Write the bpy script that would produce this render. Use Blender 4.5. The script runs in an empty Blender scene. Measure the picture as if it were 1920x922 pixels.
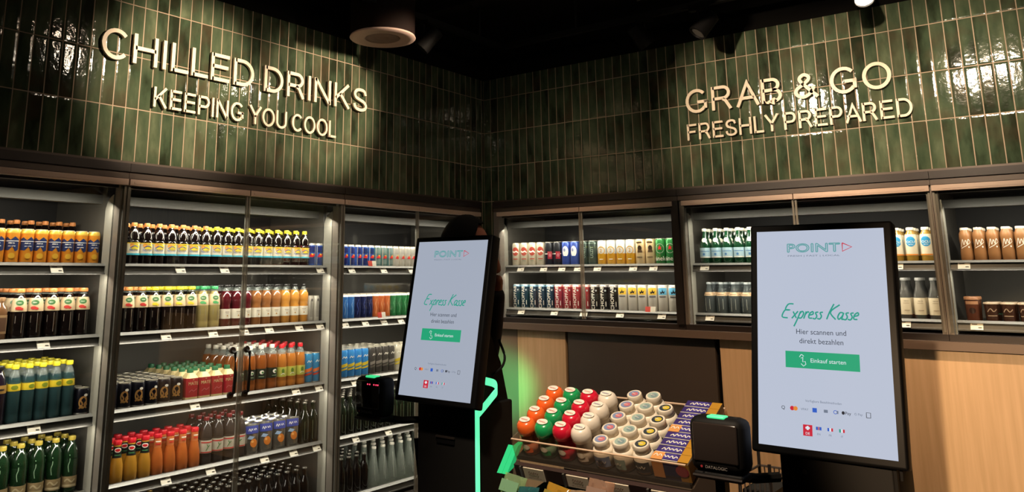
import bpy, bmesh, math, random
from mathutils import Vector, Matrix
R = math.radians
random.seed(7)
sc = bpy.context.scene
COL = sc.collection

# ------------------------------------------------------------------ camera
cd = bpy.data.cameras.new('camera'); cam = bpy.data.objects.new('camera', cd); COL.objects.link(cam)
cd.sensor_width = 36.0; cd.lens = 1495.4 / 1920 * 36
cd.shift_x = (960 - 840.6) / 1920; cd.shift_y = (213.8 - 461) / 1920
cd.clip_start = 0.05
cam.location = (-4.636, -3.457, 1.6)
cam.matrix_world = Matrix.Translation((-4.636, -3.457, 1.6)) @ (Matrix.Rotation(R(-50.697), 4, 'Z') @ Matrix.Rotation(R(101.387), 4, 'X') @ Matrix.Rotation(R(-0.139), 4, 'Z'))
sc.camera = cam

# ------------------------------------------------------------------ world, exposure
w = bpy.data.worlds.new('world'); sc.world = w; w.use_nodes = True
w.node_tree.nodes['Background'].inputs[0].default_value = (1.0, 0.82, 0.62, 1)
w.node_tree.nodes['Background'].inputs[1].default_value = 0.012
vs = sc.view_settings
sc.display_settings.display_device = 'sRGB'
vs.view_transform = 'Standard'; vs.look = 'None'; vs.gamma = 1; vs.use_curve_mapping = False
vs.exposure = 0.0

# ------------------------------------------------------------------ lamps of the room, added fill spots
def aim(o, target):
    d = Vector(target) - o.location
    o.rotation_euler = d.to_track_quat('-Z', 'Y').to_euler()
def spot(name, loc, target, power, angle, blend, col=(1, .78, .55), size=.045):
    l = bpy.data.lights.new(name, 'SPOT'); l.energy = power; l.color = col
    l.spot_size = R(angle); l.spot_blend = blend; l.shadow_soft_size = size
    o = bpy.data.objects.new(name, l); COL.objects.link(o); o.location = loc; aim(o, target); return o
def area(name, loc, rot, sx, sy, power, col=(1, .9, .76), spread=180):
    l = bpy.data.lights.new(name, 'AREA'); l.energy = power; l.color = col
    l.shape = 'RECTANGLE'; l.size = sx; l.size_y = sy; l.spread = R(spread)
    o = bpy.data.objects.new(name, l); COL.objects.link(o); o.location = loc; o.rotation_euler = rot; return o
LAMPS = [  # location, target, watts, cone angle, blend: spotlights hung in front of the two tiled walls
    ((-2.24, -1.88, 3.05), (-2.47, 0.0, 2.52), 330, 32, .7),
    ((-0.95, -1.72, 3.05), (-1.56, 0.0, 2.60), 260, 31, .7),
    ((-2.40, -1.64, 3.05), (0.0, -2.05, 2.46), 230, 36, .8),
    ((-2.21, -2.84, 3.05), (0.0, -2.65, 2.46), 180, 38, .8),
    ((-2.21, -3.03, 3.05), (0.0, -3.25, 2.46), 180, 36, .8),
]
for i, (p, t, e, a, b) in enumerate(LAMPS):
    d = (Vector(t) - Vector(p)).normalized()
    spot('track_spot_light', Vector(p) + d * .03, t, e, a, b)
spot('far_spot_light', (-9.0, -3.95, 2.78), (0, -3.35, .72), 2450, 11.5, .35, (1, .68, .40), .04)
spot('fill_spot_corner', (-1.75, -1.10, 3.2), (-.05, -.70, .75), 120, 52, .9, (1, .62, .36), .06)  # added warm fill for the panels near the corner, no fitting there
spot('fill_spot_oak', (-1.75, -2.75, 3.2), (-.05, -2.35, .80), 265, 54, .9, (1, .62, .36), .06)  # added warm fill that brightens the wide oak panel
spot('fill_spot_stand', (-3.95, -2.55, 3.2), (-2.72, -2.40, 1.15), 310, 34, .7, (1, .80, .58), .06)  # added fill, lights the mint stand from the front
spot('fill_spot_tiles', (-1.55, -1.45, 3.2), (0, -.60, 2.0), 22, 55, 1, (1, .78, .55), .06)  # weak added fill on the tiles beside the corner
spot('fill_spot_fridges', (-2.2, -2.0, 3.2), (-2.1, 0, 1.45), 60, 85, .9, (1, .74, .52), .06)  # added wide wash over the tall fridge fronts
spot('led_glow_spot', (-2.28, -2.0, 1.20), (0, -.07, .84), 850, 12.5, 1, (.06, 1, .36), .05)  # added green spot, throws the LED loop's glow onto the corner panel
for x0, x1 in ((-4.05, -2.8), (-2.70, -1.45), (-1.35, -.12)):        # strip lights inside the wall of fridges
    cx, ln = (x0 + x1) / 2, x1 - x0
    area('canopy_light', (cx, .035, 1.915), (R(25), 0, 0), ln, .03, 6.5)
    for z, e in ((1.60, 4.6), (1.295, 3.9), (.962, 3.0), (.645, 1.5)):
        area('shelf_light', (cx, .045, z), (R(24), 0, 0), ln, .02, e)
for y0, y1 in ((-1.42, -.14), (-2.76, -1.55), (-4.05, -2.85)):       # and inside the run of fridges beside it
    cy, ln = (y0 + y1) / 2, y1 - y0
    area('canopy_light', (.035, cy, 1.915), (R(25), 0, R(-90)), ln, .03, 5.6)
    area('shelf_light', (.045, cy, 1.61), (R(24), 0, R(-90)), ln, .02, 3.6)

# ------------------------------------------------------------------ materials
MATS = {}
def mat(name, col, rough=.5, metal=0, emit=None, es=1.0, coat=0, spec=.5, alpha=None):
    if name in MATS: return MATS[name]
    m = bpy.data.materials.new(name); m.use_nodes = True; MATS[name] = m
    b = m.node_tree.nodes['Principled BSDF']
    b.inputs['Base Color'].default_value = (*col, 1); b.inputs['Roughness'].default_value = rough
    b.inputs['Metallic'].default_value = metal; b.inputs['Coat Weight'].default_value = coat
    b.inputs['Specular IOR Level'].default_value = spec
    if emit: b.inputs['Emission Color'].default_value = (*emit, 1); b.inputs['Emission Strength'].default_value = es
    m.diffuse_color = (*col, 1)
    return m
def S(h, k=1.0):                       # '#rrggbb' as seen on screen -> linear
    v = [int(h[i:i + 2], 16) / 255 for i in (1, 3, 5)]
    return tuple(k * (c / 12.92 if c <= .04045 else ((c + .055) / 1.055) ** 2.4) for c in v)
def film(name, col, fac, rough=.08):   # see-through plastic, acrylic or glass: tinted pass-through mixed with a glossy skin
    if name in MATS: return MATS[name]
    m = bpy.data.materials.new(name); m.use_nodes = True; MATS[name] = m
    nt = m.node_tree; n = nt.nodes; b = n['Principled BSDF']
    b.inputs['Base Color'].default_value = (*col, 1); b.inputs['Roughness'].default_value = rough
    t = n.new('ShaderNodeBsdfTransparent'); t.inputs[0].default_value = (*[min(1, .35 + c) for c in col], 1)
    mx = n.new('ShaderNodeMixShader'); mx.inputs[0].default_value = fac
    nt.links.new(t.outputs[0], mx.inputs[1]); nt.links.new(b.outputs[0], mx.inputs[2])
    nt.links.new(mx.outputs[0], n['Material Output'].inputs[0]); m.diffuse_color = (*col, 1)
    return m
def glass_pane(name, tint=(.93, .95, .94)):
    m = bpy.data.materials.new(name); m.use_nodes = True; MATS[name] = m
    nt = m.node_tree; n = nt.nodes; n.remove(n['Principled BSDF'])
    t = n.new('ShaderNodeBsdfTransparent'); t.inputs[0].default_value = (*tint, 1)
    g = n.new('ShaderNodeBsdfGlossy'); g.inputs['Roughness'].default_value = .015
    lw = n.new('ShaderNodeLayerWeight'); lw.inputs[0].default_value = .5; pw5 = n.new('ShaderNodeMath'); pw5.operation = 'POWER'; pw5.inputs[1].default_value = 4; f = n.new('ShaderNodeMath'); f.operation = 'MULTIPLY_ADD'; f.inputs[1].default_value = .9; f.inputs[2].default_value = .035
    nt.links.new(lw.outputs['Facing'], pw5.inputs[0]); nt.links.new(pw5.outputs[0], f.inputs[0])
    mx = n.new('ShaderNodeMixShader'); L = nt.links.new
    L(f.outputs[0], mx.inputs[0]); L(t.outputs[0], mx.inputs[1]); L(g.outputs[0], mx.inputs[2]); L(mx.outputs[0], n['Material Output'].inputs[0])
    return m
PANE = glass_pane('door_glass')

def node_tree(m): return m.node_tree, m.node_tree.nodes, m.node_tree.links.new
def tile_material(name, axis, off):
    m = bpy.data.materials.new(name); m.use_nodes = True
    nt, n, L = node_tree(m); b = n['Principled BSDF']
    tc = n.new('ShaderNodeTexCoord'); sp = n.new('ShaderNodeSeparateXYZ'); L(tc.outputs['Object'], sp.inputs[0])
    def M(op, a, bb=None, c=None):
        x = n.new('ShaderNodeMath'); x.operation = op
        for i, v in enumerate((a, bb, c)):
            if v is None: continue
            if isinstance(v, (int, float)): x.inputs[i].default_value = v
            else: L(v, x.inputs[i])
        return x.outputs[0]
    W, H = .0625, .25
    u = M('DIVIDE', M('ADD', sp.outputs[axis], off), W); v = M('DIVIDE', M('SUBTRACT', sp.outputs['Z'], 2.115), H)
    iu, iv = M('FLOOR', u), M('FLOOR', v)
    fu, fv = M('SUBTRACT', u, iu), M('SUBTRACT', v, iv)
    du = M('MULTIPLY', M('MINIMUM', fu, M('SUBTRACT', 1, fu)), W); dv = M('MULTIPLY', M('MINIMUM', fv, M('SUBTRACT', 1, fv)), H)
    d = M('MINIMUM', du, dv)
    face = n.new('ShaderNodeMapRange'); face.interpolation_type = 'SMOOTHSTEP'; L(d, face.inputs[0])
    face.inputs[1].default_value = .0016; face.inputs[2].default_value = .0030
    cell = n.new('ShaderNodeCombineXYZ'); L(iu, cell.inputs[0]); L(iv, cell.inputs[1])
    wn = n.new('ShaderNodeTexWhiteNoise'); wn.noise_dimensions = '3D'; L(cell.outputs[0], wn.inputs[0])
    ws = n.new('ShaderNodeSeparateColor'); L(wn.outputs['Color'], ws.inputs[0])
    # glaze pattern, shifted per tile
    shift = n.new('ShaderNodeVectorMath'); shift.operation = 'SCALE'; L(wn.outputs['Color'], shift.inputs[0]); shift.inputs[3].default_value = 40
    pos = n.new('ShaderNodeVectorMath'); pos.operation = 'ADD'; L(tc.outputs['Object'], pos.inputs[0]); L(shift.outputs[0], pos.inputs[1])
    nz = n.new('ShaderNodeTexNoise'); nz.inputs['Scale'].default_value = 16; nz.inputs['Detail'].default_value = 5; st = n.new('ShaderNodeVectorMath'); st.operation = 'MULTIPLY'; L(pos.outputs[0], st.inputs[0]); st.inputs[1].default_value = (1, 1, .38); L(st.outputs[0], nz.inputs[0])
    cr = n.new('ShaderNodeValToRGB'); e = cr.color_ramp.elements
    e[0].position = .25; e[0].color = (.022, .028, .016, 1); e[1].position = .85; e[1].color = (.140, .170, .103, 1)
    x = e.new(.45); x.color = (.050, .075, .043, 1); x = e.new(.62); x.color = (.078, .104, .060, 1)
    tone = M('ADD', nz.outputs[0], M('MULTIPLY', M('SUBTRACT', ws.outputs[0], .5), .34)); L(tone, cr.inputs[0])
    warm = n.new('ShaderNodeMix'); warm.data_type = 'RGBA'; L(cr.outputs[0], warm.inputs['A']); warm.inputs['B'].default_value = (.075, .054, .032, 1)
    nb = n.new('ShaderNodeTexNoise'); nb.inputs['Scale'].default_value = 6; L(pos.outputs[0], nb.inputs[0])
    wr = n.new('ShaderNodeMapRange'); L(nb.outputs[0], wr.inputs[0]); wr.inputs[1].default_value = .50; wr.inputs[2].default_value = .75; wr.inputs[4].default_value = .75
    L(wr.outputs[0], warm.inputs['Factor'])
    mix = n.new('ShaderNodeMix'); mix.data_type = 'RGBA'; L(face.outputs[0], mix.inputs['Factor'])
    mix.inputs['A'].default_value = (.42, .31, .215, 1); L(warm.outputs['Result'], mix.inputs['B']); L(mix.outputs['Result'], b.inputs['Base Color'])
    rr = n.new('ShaderNodeMapRange'); L(face.outputs[0], rr.inputs[0]); rr.inputs[3].default_value = .6; rr.inputs[4].default_value = .06
    L(rr.outputs[0], b.inputs['Roughness'])
    # hand-made surface: each tile a little tilted, its glaze rippled
    n2 = n.new('ShaderNodeTexNoise'); n2.inputs['Scale'].default_value = 38; n2.inputs['Detail'].default_value = 2.5; L(pos.outputs[0], n2.inputs[0])
    n3 = n.new('ShaderNodeTexNoise'); n3.inputs['Scale'].default_value = 11; n3.inputs['Detail'].default_value = 1; L(pos.outputs[0], n3.inputs[0])
    h = M('ADD', M('MULTIPLY', n2.outputs[0], .0007), M('MULTIPLY', n3.outputs[0], .0006))
    h = M('ADD', h, M('MULTIPLY', M('MULTIPLY', M('SUBTRACT', ws.outputs[1], .5), M('SUBTRACT', fu, .5)), W * .018))
    h = M('ADD', h, M('MULTIPLY', M('MULTIPLY', M('SUBTRACT', ws.outputs[2], .5), M('SUBTRACT', fv, .5)), H * .014))
    pil = n.new('ShaderNodeMapRange'); pil.interpolation_type = 'SMOOTHSTEP'; L(d, pil.inputs[0]); pil.inputs[1].default_value = .001; pil.inputs[2].default_value = .013
    h = M('ADD', M('ADD', h, M('MULTIPLY', face.outputs[0], .0010)), M('MULTIPLY', pil.outputs[0], .0006))
    bp = n.new('ShaderNodeBump'); bp.inputs['Strength'].default_value = 1; bp.inputs['Distance'].default_value = 1; L(h, bp.inputs['Height']); L(bp.outputs[0], b.inputs['Normal'])
    m.diffuse_color = (.07, .1, .04, 1)
    return m
def oak_material():
    m = bpy.data.materials.new('light_oak'); m.use_nodes = True
    nt, n, L = node_tree(m); b = n['Principled BSDF']
    tc = n.new('ShaderNodeTexCoord'); mp = n.new('ShaderNodeMapping'); L(tc.outputs['Object'], mp.inputs[0]); mp.inputs['Scale'].default_value = (20, 20, .9)
    nz = n.new('ShaderNodeTexNoise'); nz.inputs['Scale'].default_value = 2.2; nz.inputs['Detail'].default_value = 6; L(mp.outputs[0], nz.inputs[0])
    cr = n.new('ShaderNodeValToRGB'); e = cr.color_ramp.elements
    e[0].position = .3; e[0].color = (.52, .36, .20, 1); e[1].position = .72; e[1].color = (.64, .455, .27, 1); L(nz.outputs[0], cr.inputs[0])
    L(cr.outputs[0], b.inputs['Base Color']); b.inputs['Roughness'].default_value = .55
    return m
OAK = oak_material()
BLACK = mat('black_plastic', (.006, .0055, .0055), .6, spec=.14)
GLOSSBLACK = mat('black_gloss', (.004, .004, .0045), .45, spec=.12)
DARKMETAL = mat('dark_brown_metal', (.022, .016, .014), .45, .2)
BRONZE = mat('brown_anodised_metal', (.085, .064, .052), .42, .3)
RAILM = mat('beige_rail', (.50, .37, .29), .45)
GREY = mat('grey_shelf', (.095, .09, .082), .5, .1)
GREYL = mat('light_grey_strip', (.24, .23, .195), .5); POSTM = mat('taupe_post', (.17, .148, .125), .4, .2); LIP = mat('bright_lip', (.17, .167, .155), .4, .3)
INNER = mat('cabinet_grey', (.085, .078, .066), .6)
INNERD = mat('cabinet_black', (.010, .009, .009), .6)
CHROME = mat('chrome', (.62, .60, .57), .2, .9)
EDGE = mat('glass_edge', (.30, .27, .22), .25)
WHITE = mat('white_plastic', (.82, .80, .74), .4)
CREAM = mat('cream_paper', (.72, .64, .50), .6)
ALU = mat('can_aluminium', (.72, .70, .66), .28, .85)
SIGNM = mat('cream_sign_metal', (.86, .72, .54), .45)

# ------------------------------------------------------------------ mesh kit
class G:
    """collects geometry with a material per face, links it as ONE mesh object"""
    def __init__(s): s.v = []; s.f = []; s.m = []; s.mats = []; s.sm = []
    def mi(s, m):
        if m not in s.mats: s.mats.append(m)
        return s.mats.index(m)
    def add(s, vs, fs, m, smooth=False):
        o = len(s.v); s.v += [tuple(x) for x in vs]; k = s.mi(m)
        for f in fs: s.f.append([i + o for i in f]); s.m.append(k); s.sm.append(smooth)
    def box(s, x0, x1, y0, y1, z0, z1, m, bev=0):
        x0, x1 = min(x0, x1), max(x0, x1); y0, y1 = min(y0, y1), max(y0, y1); z0, z1 = min(z0, z1), max(z0, z1)
        if bev:
            bm = bmesh.new(); bmesh.ops.create_cube(bm, size=1)
            for v in bm.verts: v.co = ((x0 + x1) / 2 + v.co.x * (x1 - x0), (y0 + y1) / 2 + v.co.y * (y1 - y0), (z0 + z1) / 2 + v.co.z * (z1 - z0))
            bmesh.ops.bevel(bm, geom=bm.edges[:], offset=bev, segments=3, profile=.5, affect='EDGES')
            bm.verts.index_update(); s.add([v.co[:] for v in bm.verts], [[v.index for v in f.verts] for f in bm.faces], m, True); bm.free(); return
        s.add([(x0, y0, z0), (x1, y0, z0), (x1, y1, z0), (x0, y1, z0), (x0, y0, z1), (x1, y0, z1), (x1, y1, z1), (x0, y1, z1)],
              [(0, 3, 2, 1), (4, 5, 6, 7), (0, 1, 5, 4), (1, 2, 6, 5), (2, 3, 7, 6), (3, 0, 4, 7)], m)
    def prism(s, poly, x0, x1, m, plane='yz'):     # poly in the plane, extruded along the third axis
        n = len(poly)
        P = {'yz': lambda a, b, t: (t, a, b), 'xz': lambda a, b, t: (a, t, b), 'xy': lambda a, b, t: (a, b, t)}[plane]
        vs = [P(a, b, x0) for a, b in poly] + [P(a, b, x1) for a, b in poly]
        s.add(vs, [list(range(n))[::-1], list(range(n, 2 * n))] + [(i, (i + 1) % n, n + (i + 1) % n, n + i) for i in range(n)], m)
    def lathe(s, prof, m, seg=18, cx=0, cy=0, mats=None, sx=1, sy=1):
        vs = []; fs = []
        for r, z in prof:
            for k in range(seg):
                a = 2 * math.pi * k / seg; vs.append((cx + r * sx * math.cos(a), cy + r * sy * math.sin(a), z))
        o = len(s.v); s.v += vs
        for i in range(len(prof) - 1):
            k = s.mi(mats[i] if mats else m)
            for j in range(seg):
                s.f.append([o + i * seg + j, o + i * seg + (j + 1) % seg, o + (i + 1) * seg + (j + 1) % seg, o + (i + 1) * seg + j]); s.m.append(k); s.sm.append(True)
        s.f.append([o + j for j in range(seg)][::-1]); s.m.append(s.mi(mats[0] if mats else m)); s.sm.append(False)
        t = o + (len(prof) - 1) * seg
        s.f.append([t + j for j in range(seg)]); s.m.append(s.mi(mats[-1] if mats else m)); s.sm.append(False)
    def tube(s, pts, r, m, seg=8, flat=1.0):
        pts = [Vector(p) for p in pts]; rings = []
        for i, p in enumerate(pts):
            d = (pts[min(i + 1, len(pts) - 1)] - pts[max(i - 1, 0)]).normalized()
            a = d.cross(Vector((0, 0, 1)) if abs(d.z) < .95 else Vector((0, 1, 0))).normalized(); b = d.cross(a)
            rr = r[i] if isinstance(r, (list, tuple)) else r
            rings.append([p + a * (rr * math.cos(2 * math.pi * k / seg)) + b * (rr * flat * math.sin(2 * math.pi * k / seg)) for k in range(seg)])
        vs = [v for q in rings for v in q]; fs = []
        for i in range(len(pts) - 1):
            for k in range(seg): fs.append((i * seg + k, i * seg + (k + 1) % seg, (i + 1) * seg + (k + 1) % seg, (i + 1) * seg + k))
        fs += [list(range(seg))[::-1], list(range((len(pts) - 1) * seg, len(pts) * seg))]
        s.add(vs, fs, m, True)
    def art(s, items, r=None, yd=0.0, lift=.0006):
        """printed artwork and painted highlights: 2D shapes in metres wrapped round a cylinder of radius r, or laid on the plane y = yd (facing -y)"""
        for k, it in enumerate(items):
            vs, fs, m = shape2d(it); off = lift * (1 + k * (.8 if r else .35)); out = []
            for x, z in vs:
                if r:
                    rr = (r(z) if callable(r) else r) + off; a = x / (r(z) if callable(r) else r); out.append((rr * math.sin(a), -rr * math.cos(a), z))
                else: out.append((x, yd - off, z))
            s.add(out, fs, m, bool(r))
    def mesh(s, name):
        me = bpy.data.meshes.new(name); me.from_pydata(s.v, [], s.f)
        for m in s.mats: me.materials.append(m)
        me.polygons.foreach_set('material_index', s.m); me.polygons.foreach_set('use_smooth', s.sm)
        me.update()
        if any(s.sm): me.set_sharp_from_angle(angle=R(42))
        return me
    def obj(s, name, parent=None, loc=None, rot=None):
        o = bpy.data.objects.new(name, s.mesh(name)); COL.objects.link(o)
        if parent: o.parent = parent
        if loc: o.location = loc
        if rot: o.rotation_euler = rot
        return o

_TX = {}
def text_geo(body, cap, wide=1.0):
    """(verts2d, faces) of a line of text, cap height `cap`, centred on 0,0"""
    key = (body, cap, wide)
    if key in _TX: return _TX[key]
    def raw(t):
        c = bpy.data.curves.new('glyphs', 'FONT'); c.body = t; c.size = 1; c.resolution_u = 3
        o = bpy.data.objects.new('glyphs', c); COL.objects.link(o)
        dg = bpy.context.evaluated_depsgraph_get(); me = o.evaluated_get(dg).to_mesh()
        v = [tuple(q.co[:2]) for q in me.vertices]; f = [list(p.vertices) for p in me.polygons]
        o.evaluated_get(dg).to_mesh_clear(); bpy.data.objects.remove(o); bpy.data.curves.remove(c)
        return v, f
    if 'H' not in _TX: _TX['H'] = max(p[1] for p in raw('H')[0])
    v, f = raw(body); k = cap / _TX['H']
    x0, x1 = min(p[0] for p in v), max(p[0] for p in v)
    v = [((p[0] - (x0 + x1) / 2) * k * wide, (p[1]) * k - cap / 2) for p in v]
    _TX[key] = (v, f); return v, f
def cut2d(vs, fs, step=.006):
    """slice flat faces into narrow upright strips so that they bend smoothly round a can"""
    bm = bmesh.new(); q = [bm.verts.new((x, z, 0)) for x, z in vs]
    for f in fs:
        try: bm.faces.new([q[i] for i in f])
        except ValueError: pass
    bmesh.ops.triangulate(bm, faces=[f for f in bm.faces if len(f.verts) > 4])
    x0, x1 = min(v[0] for v in vs), max(v[0] for v in vs); n = int((x1 - x0) / step)
    for i in range(1, n + 1):
        bmesh.ops.bisect_plane(bm, geom=bm.verts[:] + bm.edges[:] + bm.faces[:], plane_co=(x0 + (x1 - x0) * i / (n + 1), 0, 0), plane_no=(1, 0, 0))
    bm.verts.index_update(); out = [(v.co.x, v.co.y) for v in bm.verts], [[v.index for v in f.verts] for f in bm.faces]; bm.free(); return out
def stroke2d(lines, wd):
    vs, fs = [], []
    for ln in lines:
        pts = [Vector(p) for p in ln]; o = len(vs)
        for i, p in enumerate(pts):
            d = (pts[min(i + 1, len(pts) - 1)] - pts[max(i - 1, 0)]); d = d.normalized() if d.length else Vector((1, 0)); nn = Vector((-d.y, d.x)) * wd / 2
            vs += [tuple(p + nn), tuple(p - nn)]
        fs += [(o + 2 * i, o + 2 * i + 1, o + 2 * i + 3, o + 2 * i + 2) for i in range(len(pts) - 1)]
    return vs, fs
def smooth_line(pts, n=5):
    P = [Vector(p) for p in pts]; out = []
    for i in range(len(P) - 1):
        a, b, c, d = P[max(i - 1, 0)], P[i], P[i + 1], P[min(i + 2, len(P) - 1)]
        for k in range(n):
            t = k / n
            out.append(tuple(.5 * ((2 * b) + (c - a) * t + (2 * a - 5 * b + 4 * c - d) * t * t + (3 * b - a - 3 * c + d) * t ** 3)))
    return out + [tuple(P[-1])]
def shape2d(it):
    k = it[0]
    if k == 'rect': _, x0, x1, z0, z1, m = it; vs = [(x0, z0), (x1, z0), (x1, z1), (x0, z1)]; fs = [(0, 1, 2, 3)]
    elif k == 'ell': _, cx, cz, rx, rz, m = it; vs = [(cx + rx * math.cos(i * math.pi / 10), cz + rz * math.sin(i * math.pi / 10)) for i in range(20)]; fs = [list(range(20))]
    elif k == 'ring':
        _, cx, cz, rx, rz, wd, m = it; vs = []
        for i in range(20): a = i * math.pi / 10; vs += [(cx + rx * math.cos(a), cz + rz * math.sin(a)), (cx + (rx - wd) * math.cos(a), cz + (rz - wd) * math.sin(a))]
        fs = [(2 * i, (2 * i + 2) % 40, (2 * i + 3) % 40, 2 * i + 1) for i in range(20)]; return vs, fs, m
    elif k == 'poly': _, vs, m = it; fs = [list(range(len(vs)))]
    elif k == 'line': _, lines, wd, m = it; return (*stroke2d(lines, wd), m)
    elif k == 'star':
        _, cx, cz, r, m = it; vs = [(cx + (r if i % 2 == 0 else r * .4) * math.sin(i * math.pi / 5), cz + (r if i % 2 == 0 else r * .4) * math.cos(i * math.pi / 5)) for i in range(10)] + [(cx, cz)]
        fs = [(i, 10, (i + 1) % 10) for i in range(10)]; return vs, fs, m
    elif k == 'scrawl':                        # print too small to read: a run of letter-like strokes
        _, cx, cz, wd, ht, m = it; rr = random.Random(int(wd * 1e5) + int(cx * 1e4)); n = max(4, int(wd / ht * 2.6)); run = []; ls = []
        for i in range(n + 1):
            run.append((cx - wd / 2 + wd * i / n, cz + (ht / 2 if i % 2 else -ht / 2) * rr.uniform(.35, 1)))
            if len(run) > 2 and rr.random() < .3: ls.append(smooth_line(run, 3)); run = [run[-1]] if rr.random() < .4 else []
        if len(run) > 1: ls.append(smooth_line(run, 3))
        return (*stroke2d(ls, ht * .20), m)
    elif k == 'text':
        _, body, cx, cz, cap, m = it[:6]; up = len(it) > 6 and it[6] == 'up'; wide = it[7] if len(it) > 7 else 1
        v, f = text_geo(body, cap, wide); vs = [((-q[1], q[0]) if up else q) for q in v]; vs = [(x + cx, z + cz) for x, z in vs]; fs = f
    else: raise ValueError(k)
    vs, fs = cut2d(vs, fs); return vs, fs, m

def setp(o, label=None, cat=None, group=None, kind=None):
    if label: o['label'] = label
    if cat: o['category'] = cat
    if group: o['group'] = group
    if kind: o['kind'] = kind
    return o
def empty(name, label, cat, loc=(0, 0, 0), rz=0, group=None):
    o = bpy.data.objects.new(name, None); COL.objects.link(o); o.empty_display_size = .1
    o.location = loc; o.rotation_euler = (0, 0, rz); return setp(o, label, cat, group)
def structure(g, name): return setp(g.obj(name), kind='structure')

# ------------------------------------------------------------------ the setting
CEIL = 3.34
g = G(); g.box(-10, .9, -9, .9, -.1, 0, mat('dark_floor', (.045, .04, .036), .35)); structure(g, 'floor')
CEILM = mat('black_ceiling', (.010, .007, .005), .9, spec=.1)
g = G(); g.box(-10, .9, -9, .9, CEIL, CEIL + .1, CEILM); structure(g, 'ceiling')
TL, TR = tile_material('green_tile_along', 'X', .03), tile_material('green_tile_across', 'Y', 0)
DARKWALL = mat('dark_wall', (.004, .0035, .003), .9, spec=.1)
g = G()
g.box(-6, 0, 0, .12, 2.115, 3.012, TL); g.box(-.066, 0, 0, .12, 0, 2.115, TL)
g.box(-6, 0, .001, .12, 3.012, CEIL, DARKWALL); g.box(-6, .9, .75, .9, 0, CEIL, DARKWALL); structure(g, 'wall_left')
g = G()
g.box(0, .12, -6, .12, 2.115, 3.012, TR); g.box(0, .12, -.088, .12, 0, 2.115, TR)
g.box(.001, .12, -6, .12, 3.012, CEIL, DARKWALL); g.box(.75, .9, -6, .75, 0, CEIL, DARKWALL); structure(g, 'wall_right')
# thin metal edge under the tiles
g = G(); g.box(-6, -.066, -.006, 0, 2.106, 2.117, BRONZE); structure(g, 'trim_1')
g = G(); g.box(-.006, 0, -6, -.088, 2.106, 2.117, BRONZE); structure(g, 'trim_2')
# ceiling beam
g = G(); g.box(-2.2, -.9, -2.2, -2.0, 3.22, CEIL, mat('beam_brown', (.03, .018, .012), .8)); g.box(-.9, -.8, -6, 0, 3.26, CEIL, CEILM); structure(g, 'trim_3')

# ------------------------------------------------------------------ fridges (built along x, front at y=0 facing -y)
def fridge(name, label, L, z0, shelves, doors, loc, rz, group, handles=(), wide_post=False):
    """L: length; z0: cabinet floor; shelves: heights of shelf tops; doors: x of the door edges"""
    t = empty(name, label, 'fridge', loc, rz, group)
    g = G()
    g.box(0, L, .64, .68, z0, 2.10, INNER); g.box(.012, L - .012, .632, .64, 1.66, 2.034, INNERD); g.box(.012, L - .012, .05, .632, 2.02, 2.034, INNERD); g.obj('back_panel', t)
    g = G(); g.box(0, L, .0, .68, 2.035, 2.10, DARKMETAL); g.obj('top_panel', t)
    g = G(); g.box(0, L, -.030, 0.0, 2.066, 2.104, DARKMETAL); g.box(0, L, -.020, 0, 2.036, 2.066, BRONZE); g.obj('header', t)
    g = G(); g.box(.012, L - .012, .18, .23, 1.930, 1.972, mat('canopy_grey', (.075, .072, .062), .5)); g.box(.012, L - .012, .02, .05, 1.995, 2.03, DARKMETAL); g.obj('canopy', t)
    for x0 in (0, L - .012):
        g = G(); g.box(x0, x0 + .012, .14, .64, z0, 2.035, INNER); g.obj('side_panel', t)
    for s, x0 in ((1, 0), (-1, L)):
        pw = .045 if wide_post else .024
        g = G(); g.box(x0, x0 + s * pw, -.018 if wide_post else -.002, .045, z0, 2.035, DARKMETAL if wide_post and x0 else POSTM); g.obj('post', t)
        b = G(); b.prism([(.046, z0), (.112, z0), (.112, 1.90), (.09, 1.945), (.046, 1.965)], x0 + s * .004, x0 + s * .030, GREYL); b.obj('light_bar', t)
    g = G(); g.box(0, L, .0, .66, z0 - (.25 if z0 < .5 else .03), z0, DARKMETAL); g.obj('base', t)
    for z in shelves:
        g = G(); g.box(.03, L - .03, .10, .636, z - .022, z, GREY); sh = g.obj('shelf', t)
        r = G(); r.prism([(.074, z - .034), (.10, z - .034), (.10, z + .004), (.090, z + .004)], .03, L - .03, GREY)
        r.prism([(.073, z - .002), (.088, z + .010), (.10, z + .010), (.10, z - .002)], .03, L - .03, LIP); r.box(.03, L - .03, .070, .10, z - .040, z - .034, GREY); r.obj('price_rail', sh)
    for i in range(len(doors) - 1):
        a, b = doors[i] + .003, doors[i + 1] - .003
        g = G(); g.box(a, b, -.012, -.006, z0 + .01, 2.03, PANE); d = g.obj('door', t)
        g = G(); g.box(a, b, -.028, -.002, 2.005, 2.033, RAILM); g.box(a + .02, b - .02, -.030, -.028, 2.012, 2.022, RAILM); g.obj('top_rail', d)
        for xx in (a, b - .010):
            g = G(); g.box(xx, xx + .010, -.014, -.004, z0 + .01, 2.003, EDGE_FILM); g.obj('edge_seal', d)
        for hx in handles:
            if a < hx < b:
                g = G()
                g.tube([(hx, -.012, 1.235), (hx, -.045, 1.225), (hx, -.052, 1.13), (hx, -.045, 1.035), (hx, -.012, 1.022)], .008, DARKMETAL)
                for zz in (1.235, 1.022): g.tube([(hx, -.014, zz), (hx, -.024, zz)], .017, BRONZE, 12)
                g.obj('handle', d)
    return t
EDGE_FILM = film('glass_edge_film', (.40, .38, .33), .45, .2)
SL = [1.645, 1.335, 1.0, .685, .36]
GL, GR = 'tall fridges along the wall with chilled drinks', 'counter fridges along the wall with ready snacks'
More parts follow.
